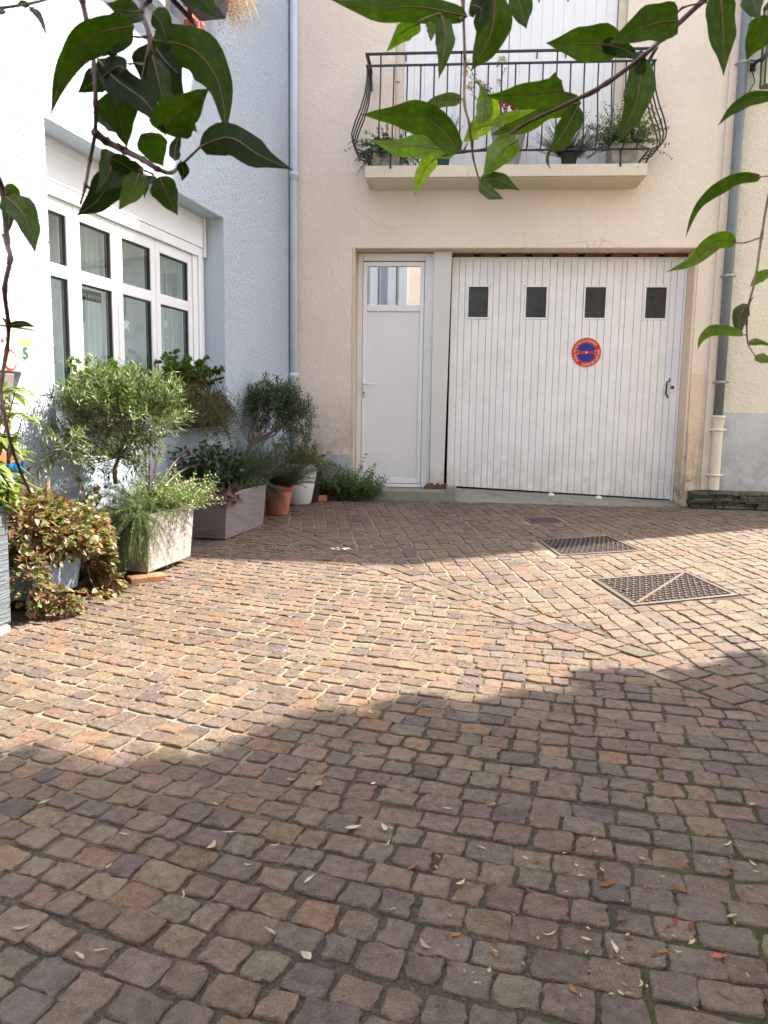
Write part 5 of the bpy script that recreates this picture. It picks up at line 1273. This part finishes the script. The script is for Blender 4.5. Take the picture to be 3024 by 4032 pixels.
# ------------------------------------------------------------------ balcony plants
BZ = 3.245
def FW(u, y, z): return W('F', u, y, z)
def bpot(name, label, u, y, prof, mat, n=24):
    p = FW(u, y, BZ); return pot(name, label, p[0], p[1], BZ, prof, mat, n=n)
for (u0, u1, lab, plab, seed, cols) in [(.83, 1.10, 'weathered stone trough at the left end of the balcony', 'dark ivy trailing from the left stone trough', 91, [(.04, .07, .025), (.06, .1, .03), (.03, .05, .02)]),
                                        (3.02, 3.27, 'weathered stone trough at the right end of the balcony', 'variegated ivy spilling from the right stone trough', 93, [(.12, .17, .06), (.3, .33, .2), (.08, .12, .04), (.06, .1, .035)])]:
    s = MB(); s.hexa([(u0+.02, -.31, BZ), (u1-.02, -.31, BZ), (u0+.02, -.04, BZ), (u1-.02, -.04, BZ), (u0, -.33, BZ+.2), (u1, -.33, BZ+.2), (u0, -.02, BZ+.2), (u1, -.02, BZ+.2)])
    single('stone_trough', lab, 'planter', s, 'stone_trough', 'F', ((u0+u1)/2, -.2, BZ), 'stone troughs on the balcony', bevel=.012)
    rng.seed(seed); lf, sm = MB(), MB()
    for k in range(190 if seed == 93 else 130):
        p = FW(rng.uniform(u0, u1), rng.uniform(-.32, -.05), BZ+.2); up = rng.uniform(.4, 2.2) if seed == 93 else rng.uniform(-.2, .9)
        shoot(lf, sm, p, (rng.uniform(-1, 1), rng.uniform(-.9, .3), up), rng.uniform(.15, .45) if seed == 93 else rng.uniform(.1, .36), 12, .03, .026, cols, .8, -1.2, 'c', .0015)
    plant('ivy', plab, 'plant', FW((u0+u1)/2, -.2, BZ+.2), [('foliage', lf, 'leaf'), ('stems', sm, 'bark')])
rng.seed(95)
ug = FP(1743, 620, .26)[0]
bpot('green_pot', 'small dark green pot on the balcony left of the tall grey pot', ug, -.26, [(.052, 0), (.056, .01), (.07, .12), (.078, .125), (.078, .15), (.07, .15), (.066, .12)], 'green_pot')
hc = [(.06, .09, .035), (.1, .13, .06), (.045, .06, .03)]
p = FW(ug, -.26, BZ+.13); lf, sm = needle_plant([lambda r: p+np.array([r.uniform(-.04, .04), r.uniform(-.04, .04), 0])], lambda r, q: unit([r.uniform(-.6, .6), r.uniform(-.6, .6), 1]), .34, 34, .022, .006, hc, .1, 70, 96)
plant('heather', 'thin heather growing from the small dark green pot', 'plant', p, [('foliage', lf, 'leaf_dull'), ('stems', sm, 'bark')])
ub = FP(2240, 620, .26)[0]
bpot('black_pot', 'small black pot on the balcony right of the tall grey pot', ub, -.26, [(.058, 0), (.06, .01), (.075, .1), (.085, .105), (.085, .12), (.078, .12), (.07, .1)], 'black_pot')
p2 = FW(ub, -.26, BZ+.1); lf, sm = needle_plant([lambda r: p2+np.array([r.uniform(-.06, .06), r.uniform(-.05, .05), 0])], lambda r, q: unit([r.uniform(-1.3, 1.3), r.uniform(-.9, .9), r.uniform(.2, 1.2)]), .36, 34, .022, .006, [(.04, .06, .025), (.06, .08, .035), (.05, .038, .025)], .2, 150, 97)
plant('heather', 'wide dark heather bush growing from the small black pot', 'plant', p2, [('foliage', lf, 'leaf_dull'), ('stems', sm, 'bark')])
ur = FP(2000, 600, .22)[0]
bpot('grey_pot', 'tall tapered grey pot at the middle of the balcony', ur, -.22, [(.09, 0), (.094, .01), (.16, .33), (.165, .335), (.172, .4), (.16, .4), (.15, .36)], 'grey_pot', 32)
rng.seed(98); lf, sm, pr, pc2 = MB(), MB(), MB(), MB(); p3 = FW(ur, -.22, BZ+.37)
for (px, py, n_) in [(1975, 235, .25), (1830, 290, .25), (1850, 340, .25), (1835, 250, .22), (1890, 330, .22)]:
    u_, z_ = FP(px, py, n_); e = FW(u_, -n_, z_); m_ = (p3+e)/2+rv(.03); sm.tube([p3, m_, e], [.006, .004, .0025], 5, cap=False)
    for t in np.linspace(.2, .97, 12):
        q = p3*(1-t)**2+m_*2*t*(1-t)+e*t*t; shoot(lf, sm, q, (rng.uniform(-1, 1), rng.uniform(-.6, .6), .4), .06, 3, .028, .017, [(.05, .085, .03), (.07, .11, .04)], .85, 0, 'm', .0012)
    for k in range(30): leaf(pc2, e+rv(.012), rv(1)+np.array([0, 0, .6]), rv(1), .024, .022, None, 'm')
for k in range(120): shoot(lf, None, p3+np.array([rng.uniform(-.12, .15), rng.uniform(-.1, .1), 0]), (rng.uniform(-.7, .8), rng.uniform(-.8, .5), rng.uniform(.3, 1)), .12, 5, .034, .026, [(.06, .1, .03), (.09, .13, .035), (.16, .08, .05)], .85, -.3, 'm')
for (px, py) in [(1980, 400), (2025, 412), (1950, 425), (2060, 430)]:
    u_, z_ = FP(px, py, .3); e = FW(u_, -.3, z_)
    for k in range(60): leaf(pr, e+rv(.02), rv(1), rv(1), .032, .028, None, 'm')
plant('rose_bush', 'cream roses above red geraniums in the tall grey balcony pot', 'plant', p3, [('foliage', lf, 'leaf'), ('stems', sm, 'bark'), ('cream_blooms', pc2, 'petal_cream'), ('red_blooms', pr, 'petal_red')])

# ------------------------------------------------------------------ hanging vine branches close to the camera
def vp(px, py, d): return EYE+ray(px, py)*d
def smooth_path(P, n):
    P = [np.array(p, float) for p in P]; out = []; m = len(P)
    for i in range(m-1):
        p0, p1, p2_, p3_ = P[max(i-1, 0)], P[i], P[i+1], P[min(i+2, m-1)]
        for k in range(n):
            t = k/n; out.append(.5*((2*p1)+(-p0+p2_)*t+(2*p0-5*p1+4*p2_-p3_)*t*t+(-p0+3*p1-3*p2_+p3_)*t**3))
    out.append(P[-1]); return out
def big_leaf(path, w, d, c, tilt=0., wavy=1., fold=.25, cup=0.):
    """leaf along a px path (base..tip), width px, at distance d"""
    m = MB(); P = smooth_path([vp(a, b_, d*(1+tilt*(i/(len(path)-1)))) for i, (a, b_) in enumerate(path)], 6); n = len(P)
    view = unit(ray(*path[len(path)//2])); W_ = w*1.0*d/FPX; ph = rng.uniform(0, 6); sgn = rng.choice((1, -1)); roll = rng.uniform(-.45, .45)
    rows = []
    K = 4
    for i in range(n):
        t = i/(n-1); T = unit(P[min(i+1, n-1)]-P[max(i-1, 0)]); S = unit(np.cross(T, view)); N = np.cross(S, T)
        S2 = S*math.cos(roll)+N*math.sin(roll); N2 = np.cross(S2, T)
        ww = W_*.5*(math.sin(math.pi*min(1, t**.74)))**(.65+.75*t)*(1-.15*t)*1.1 if 0 < t < 1 else W_*.012
        row = []
        for k in range(-K, K+1):
            f = k/K; wv = wavy*ww*.16*math.sin(t*13+ph+(2 if k > 0 else 0))*abs(f)**1.5
            edge = 1+.07*math.sin(t*17+ph+k)*abs(f)
            row.append(P[i]+S2*ww*f*edge+N2*(sgn*fold*ww*abs(f)*.9+wv+.04*ww*math.sin(t*40)*abs(f)))
        rows.append(row)
    vs = [q for r_ in rows for q in r_]; w2 = 2*K+1
    fs, cc = [], []
    for i in range(n-1):
        for k in range(2*K):
            a = i*w2+k; fs.append((a, a+1, a+w2+1, a+w2)); rib = k in (K-1, K) ; side = (i+abs(k-K+.5)*2) % 4 < .6
            cc.append(tuple(x*(1.25 if side else 1.)*(.9 if k < K else 1.05) for x in c))
    o = len(m.v); m.add(vs, fs, c); m.c = cc
    rb = MB(); rb.tube([p+unit(ray(*path[0]))*(-.0006) for p in P[:-2]], [max(.0003, .0011*W_/.03*(1-i/n)) for i in range(n-2)], 4, cap=False)
    return m, rb
def vine(name, label, stems, leaves, d0, S=1., cat='branch', sm_mat='bark_red'):
    allp = [vp(a*S, b_*S, d0) for a, b_ in stems[0][0]]
    t = thing(name, label, cat, 'G', tuple(allp[0]))
    s = MB()
    for path, r0, r1 in stems:
        P = smooth_path([vp(a*S, b_*S, d0*(1+.03*math.sin(i*1.3))) for i, (a, b_) in enumerate(path)], 5); n = len(P)
        rr = [(r0+(r1-r0)*i/(n-1))*(1.35 if i % 5 == 0 and 0 < i < n-1 else 1)*(1+rng.uniform(-.06, .06)) for i in range(n)]
        s.tube(P, rr, 8)
        for i in range(5, n-1, 5):          # buds and spurs at the nodes
            if rng.random() < .7: s.tube([P[i], P[i]+rv(.0035)+np.array([0, 0, .002])], [rr[i]*.8, rr[i]*.3], 5)
    part('stem', s, sm_mat, t, True)
    for (path, w, c) in leaves:
        m, rb = big_leaf([(a*S, b_*S) for a, b_ in path], w*S*(1.04 if S < 1 else .9), d0*rng.uniform(.93, 1.08), jc(tuple(x*(.5 if S < 1 else .85) for x in c), .1), rng.uniform(-.06, .06))
        o = part('leaf', m, 'leaf_vine', t, True)
        part('midrib', rb, 'bark_tan', o, True)
    return t
rng.seed(101)
DK, MD, BR, YL = (.02, .036, .004), (.042, .075, .005), (.1, .17, .01), (.21, .3, .02)  # darkest and brightest tints put shade and backlight into the leaf colour
k = .7233
vine('vine_branch', 'thick dark leaf cluster hanging in front of the white wall at top left',
     [([(430, -60), (447, 0), (485, 180), (515, 380), (520, 560), (518, 720), (490, 870), (465, 1010), (438, 1110)], .0026, .0011),
      ([(830, -60), (810, 0), (770, 60), (815, 200), (800, 320), (780, 420), (780, 560)], .0028, .0009), ([(815, 205), (740, 200), (690, 195)], .001, .0006),
      ([(515, 720), (580, 770), (680, 820), (780, 870), (860, 920), (930, 940), (990, 895), (1090, 800)], .0034, .0009), ([(790, 350), (740, 345), (700, 350)], .001, .0006),
      ([(770, 60), (700, 130), (690, 150)], .002, .001), ([(835, 950), (790, 930), (760, 930)], .001, .0006), ([(950, 870), (960, 800), (985, 720)], .001, .0006), ([(465, 1010), (500, 1030)], .0015, .0008)],
     [([(730, 140), (520, 190), (360, 360), (275, 630)], 160, MD), ([(600, 400), (520, 440), (425, 505)], 120, DK), ([(530, 320), (640, 440), (800, 560), (905, 745)], 150, DK), ([(590, 500), (640, 620), (690, 800)], 215, MD),
      ([(830, 220), (1050, 270), (1190, 450), (1235, 745)], 210, MD), ([(820, 230), (880, 400), (1010, 640)], 240, DK), ([(880, 720), (980, 600), (1140, 480)], 210, MD), ([(1085, 800), (1250, 750), (1420, 850), (1595, 925)], 165, DK),
      ([(820, 720), (840, 820), (890, 905)], 150, MD), ([(780, 915), (620, 990), (520, 1100), (415, 1175)], 150, DK), ([(620, 830), (590, 950), (520, 1050)], 150, MD), ([(760, 940), (720, 1040), (645, 1145)], 120, BR), ([(870, 960), (910, 1060), (968, 1172)], 135, MD),
      ([(860, 980), (800, 990), (785, 1085)], 45, DK), ([(950, 870), (955, 800), (990, 710)], 60, DK), ([(830, 70), (880, 130), (905, 235)], 125, MD), ([(765, 60), (680, 60), (578, 15)], 115, MD), ([(1040, -40), (1110, 10), (1178, 95)], 120, MD),
      ([(960, 600), (1020, 660), (1075, 720)], 70, BR), ([(980, 880), (1000, 930), (990, 985)], 60, DK), ([(600, 200), (560, 260), (500, 290)], 90, DK), ([(560, 420), (640, 360), (690, 380)], 110, DK), ([(640, 60), (600, 250), (640, 300)], 90, DK), ([(850, 260), (900, 330), (990, 420)], 130, DK), ([(830, 300), (870, 470), (900, 600)], 140, MD), ([(520, 560), (600, 640), (690, 740)], 130, DK), ([(600, 860), (680, 900), (770, 960)], 90, DK), ([(700, 150), (640, 230), (560, 290)], 110, DK)],
     .66, k)
vine('vine_branch', 'short twig with one thin drooping leaf in the extreme top left corner', [([(-60, 60), (0, 45), (150, 22), (280, -10)], .0016, .001)], [([(160, 35), (215, 90), (255, 195)], 34, DK), ([(-10, 50), (10, 65), (35, 60)], 34, MD), ([(160, 30), (120, 20), (90, 35)], 30, MD)], .7, k)
D = 1.8228
vine('vine_branch', 'long bare knotty stem hanging down the left edge', [([(-6, 380), (5, 410), (15, 520), (22, 560), (10, 625), (18, 700), (15, 755), (2, 830), (8, 890), (25, 965), (45, 1020), (66, 1066)], .0024, .0012)],
     [([(10, 408), (30, 412), (44, 438)], 26, MD), ([(12, 425), (45, 455), (65, 500), (76, 548)], 62, MD), ([(5, 420), (18, 450), (20, 500)], 40, DK), ([(18, 703), (50, 700), (79, 707)], 17, DK), ([(12, 410), (20, 420), (40, 415)], 18, MD)], .66, D)
vine('vine_branch', 'reddish branch with broad bright leaves sweeping across the balcony',
     [([(1560, -40), (1520, 0), (1440, 75), (1390, 120), (1310, 180), (1230, 222), (1130, 270), (1060, 318), (1000, 328), (955, 336)], .0029, .0011), ([(1295, 195), (1255, 212), (1210, 195)], .001, .0006), ([(1440, 75), (1470, 20), (1530, 5)], .0012, .0008)],
     [([(1345, 92), (1260, 95), (1180, 93)], 78, MD), ([(1465, 45), (1400, 55), (1315, 95)], 82, MD), ([(1388, 130), (1375, 220), (1333, 312)], 66, MD), ([(1218, 195), (1140, 205), (1050, 207)], 62, MD), ([(1205, 200), (1195, 175), (1200, 155)], 34, MD),
      ([(1255, 222), (1180, 235), (1110, 275), (1060, 292)], 66, MD), ([(1250, 228), (1215, 290), (1183, 330)], 58, MD), ([(1190, 320), (1182, 345), (1190, 368)], 8, MD), ([(995, 330), (930, 260), (855, 248), (780, 248)], 72, MD), ([(985, 330), (910, 315), (850, 315), (800, 302)], 52, BR),
      ([(942, 340), (915, 370), (896, 426)], 38, YL), ([(1042, 262), (1045, 225), (1036, 182)], 44, BR), ([(1050, 205), (1062, 240), (1055, 285)], 40, YL), ([(1062, 268), (1030, 280), (1000, 308)], 44, YL), ([(1060, 270), (1110, 250), (1160, 236)], 24, YL),
      ([(1118, 300), (1080, 330), (1044, 382)], 62, BR), ([(1300, 95), (1345, 105), (1385, 130)], 40, DK), ([(1380, 110), (1385, 150), (1395, 130)], 30, DK)],
     .78, D)
vine('vine_branch', 'thin pinkish shoot hanging straight down across the middle of the balcony',
     [([(1000, -60), (1000, 0), (1004, 130), (1003, 220), (1014, 270), (1022, 340), (1036, 392)], .0017, .0007), ([(1000, 40), (985, 38), (950, 30), (905, 45)], .0013, .0007), ([(1003, 215), (985, 213)], .0008, .0006)],
     [([(1010, 35), (900, 15), (800, 18), (712, -2)], 62, MD), ([(908, 50), (870, 70), (835, 112)], 42, BR), ([(955, 35), (962, 90), (948, 170)], 46, MD), ([(925, 48), (932, 68), (930, 90)], 22, BR), ([(1068, -30), (1062, 70), (1018, 152)], 88, MD), ([(1115, -30), (1125, 15), (1137, 62)], 60, MD),
      ([(998, 213), (950, 218), (903, 238)], 30, (.07, .1, .04)), ([(945, 262), (930, 245), (925, 218)], 30, YL), ([(1036, 390), (1075, 388), (1123, 412)], 42, MD), ([(1035, 392), (1055, 415), (1088, 430)], 30, MD), ([(1015, 10), (1040, 20), (1030, 60)], 50, DK), ([(960, 20), (935, 35), (920, 60)], 30, MD)],
     .74, D, sm_mat='bark_tan')
vine('vine_branch', 'slender shoot with curled pale leaves hanging down the right edge',
     [([(1690, 380), (1662, 420), (1645, 510), (1632, 600), (1618, 655), (1613, 700), (1616, 742), (1632, 770)], .0016, .0007), ([(1645, 512), (1610, 524), (1585, 524)], .0009, .0006), ([(1665, 380), (1640, 382)], .0009, .0006), ([(1613, 722), (1600, 726)], .0007, .0005)],
     [([(1645, 382), (1580, 390), (1510, 442), (1480, 515)], 32, MD), ([(1590, 522), (1545, 522), (1500, 562), (1438, 588)], 40, BR), ([(1665, 588), (1640, 600), (1620, 620)], 26, BR), ([(1616, 657), (1598, 685), (1600, 726)], 36, MD), ([(1606, 722), (1550, 712), (1518, 728), (1507, 756)], 26, BR),
      ([(1616, 742), (1640, 738), (1668, 748)], 16, BR), ([(1630, 770), (1650, 775), (1670, 782)], 22, BR)], .84, D, sm_mat='bark_tan')
vine('vine_branch', 'few large dark leaves reaching in at the top right corner',
     [([(1700, -60), (1660, -20), (1600, -30), (1555, -30)], .002, .0012), ([(1700, 30), (1672, 40)], .0012, .0008), ([(1700, 190), (1665, 200)], .0012, .0008)],
     [([(1555, -25), (1562, 60), (1563, 163)], 70, MD), ([(1620, -30), (1630, 10), (1642, 42)], 50, MD), ([(1672, 45), (1640, 75), (1612, 130)], 66, MD), ([(1680, 205), (1620, 215), (1580, 240), (1550, 272)], 30, MD)], .8, D)

# ------------------------------------------------------------------ litter on the paving
rng.seed(201)
def litter(px, py, L, w, c, label, name='fallen_leaf', group=None, curl=.35, cat='leaf'):
    L *= .8; w *= .75; c = tuple(x*.75 for x in c); p = GP(px, py); m = MB(); a = rng.uniform(0, 6.28); d = np.array([math.cos(a), math.sin(a), 0]); s_ = np.array([-d[1], d[0], 0]); n = 7; vs = []
    for i in range(n):
        t = i/(n-1); ww = w*.5*math.sin(math.pi*min(.97, max(.04, t)))+.0004; h = .004+curl*L*(2*t-1)**2*.35
        q = d*(t-.5)*L+s_*.12*L*math.sin(t*3)
        vs += [q-s_*ww+np.array([0, 0, h+ww*curl*.6]), q+np.array([0, 0, h]), q+s_*ww+np.array([0, 0, h+ww*curl*.9])]
    fs = [f for i in range(n-1) for f in ((3*i, 3*i+1, 3*i+4, 3*i+3), (3*i+1, 3*i+2, 3*i+5, 3*i+4))]; m.add(vs, fs, c)
    o = link(name, m, 'dry', smooth=True); o.location = (p[0], p[1], gz(p[1])); o['label'] = label; o['category'] = cat
    if group: o['group'] = group
S6 = .9756
litter(1600+925*.8583, 2600+1040*.8583, .05, .022, (.28, .1, .035), 'curled rust-brown leaf lying on a cobble at lower right')
litter(1600+1270*.8583, 2600+1060*.8583, .045, .014, (.3, .13, .045), 'narrow brown curled leaf edge-on, right of the rust-brown one')
litter(1600+1430*.8583, 2600+1372*.8583, .04, .016, (.6, .12, .1), 'bright red-pink fallen petal-like leaf near the lower right corner')
litter(1600+1235*.8583, 2600+1210*.8583, .016, .012, (.45, .02, .05), 'tiny deep red berry-like petal on a lower right cobble', 'petal', cat='petal')
litter(1600+950*.8583, 2600+1330*.8583, .045, .01, (.6, .55, .45), 'pale curved twig scrap between cobbles at the lower right', 'twig_scrap', cat='twig')
litter(1283*S6, 2400+710*S6, .04, .025, (.42, .2, .12), 'orange-brown leaf scrap on the shaded cobbles near the middle')
litter(1175*S6, 2400+692*S6, .03, .016, (.38, .2, .13), 'smaller brown leaf scrap just left of the orange-brown scrap')
litter(1555*1.0, 3240, .03, .016, (.28, .15, .07), 'small ochre scrap on the shaded cobbles right of the middle')
litter(690, 2485, .04, .02, (.6, .55, .32), 'pale yellow leaf on the sunlit cobbles in front of the pink plant')
litter(1233*S6, 2400+1410*S6, .035, .022, (.5, .44, .33), 'beige triangular leaf scrap at the bottom centre')
litter(1385*1.06, 3090, .02, .012, (.75, .7, .6), 'white flake on a cobble just below the shade edge')
q = [(440, 1045), (405, 1385), (735, 1160), (1090, 1310), (875, 790), (850, 960), (1110, 955), (500, 915), (1000, 1035), (1250, 1100), (925, 908), (1425, 890), (1560, 950), (85, 1290), (1500, 420), (180, 785), (320, 1410)]
for a, b_ in q:
    L = rng.uniform(.022, .05); litter(a*S6, 2400+b_*S6, L, L*rng.uniform(.12, .4), jc((.5, .42, .28), .2), 'small straw-coloured leaf scrap lying on the near shaded cobbles', 'leaf_scrap', 'straw-coloured scraps on the near cobbles')
for k in range(46):
    px, py = rng.uniform(1500, 3000), rng.uniform(3150, 4000); L = rng.uniform(.012, .045)
    litter(px, py, L, L*rng.uniform(.12, .45), jc(rng.choice([(.5, .42, .28), (.32, .16, .07), (.55, .5, .35), (.24, .12, .06)]), .2), 'small straw-coloured leaf scrap lying on the near shaded cobbles', 'leaf_scrap', 'straw-coloured scraps on the near cobbles')
# dry debris drifted against the planters: nobody could count it
m = MB(); rng.seed(205)
for k in range(900):
    t = rng.random(); 
    if t < .5: p = GP(rng.gauss(1100, 90), rng.gauss(2078, 12))
    elif t < .75: p = GP(rng.gauss(520, 90), rng.gauss(2345, 22))
    elif t < .85: p = GP(rng.gauss(300, 120), rng.gauss(2490, 22))
    else: p = GP(rng.uniform(1700, 3000), rng.uniform(3300, 4000))
    a = rng.uniform(0, 6.28); L = rng.uniform(.006, .02)
    leaf(m, np.array([p[0], p[1], gz(p[1])+rng.uniform(.002, .007)]), (math.cos(a), math.sin(a), rng.uniform(-.1, .3)), (0, 0, 1), L, L*.45, jc(rng.choice([(.17, .08, .04), (.1, .05, .03), (.28, .19, .1), (.4, .33, .2)]), .2), 'c')
o = link('leaf_debris', m, 'dry'); o['kind'] = 'stuff'; o['label'] = 'fine dry leaf debris drifted on the cobbles along the planters'; o['category'] = 'leaf litter'
# splash of white paint on the cobbles
m = MB(); p = GP(1338, 2165)
for k in range(9):
    a = k*.9; r_ = rng.uniform(.012, .05); c = np.array([p[0]+math.cos(a)*r_*1.8, p[1]+math.sin(a)*r_, 0]); n_ = 9
    ring = [(c[0]+math.cos(j*.698)*rng.uniform(.008, .022), c[1]+math.sin(j*.698)*rng.uniform(.008, .022), gz(c[1])+.0085) for j in range(n_)]; m.add(ring, [tuple(range(n_))])
o = link('paint_splash', m, 'letter_white'); o['label'] = 'small white paint splash on the shaded cobbles'; o['category'] = 'paint splash'
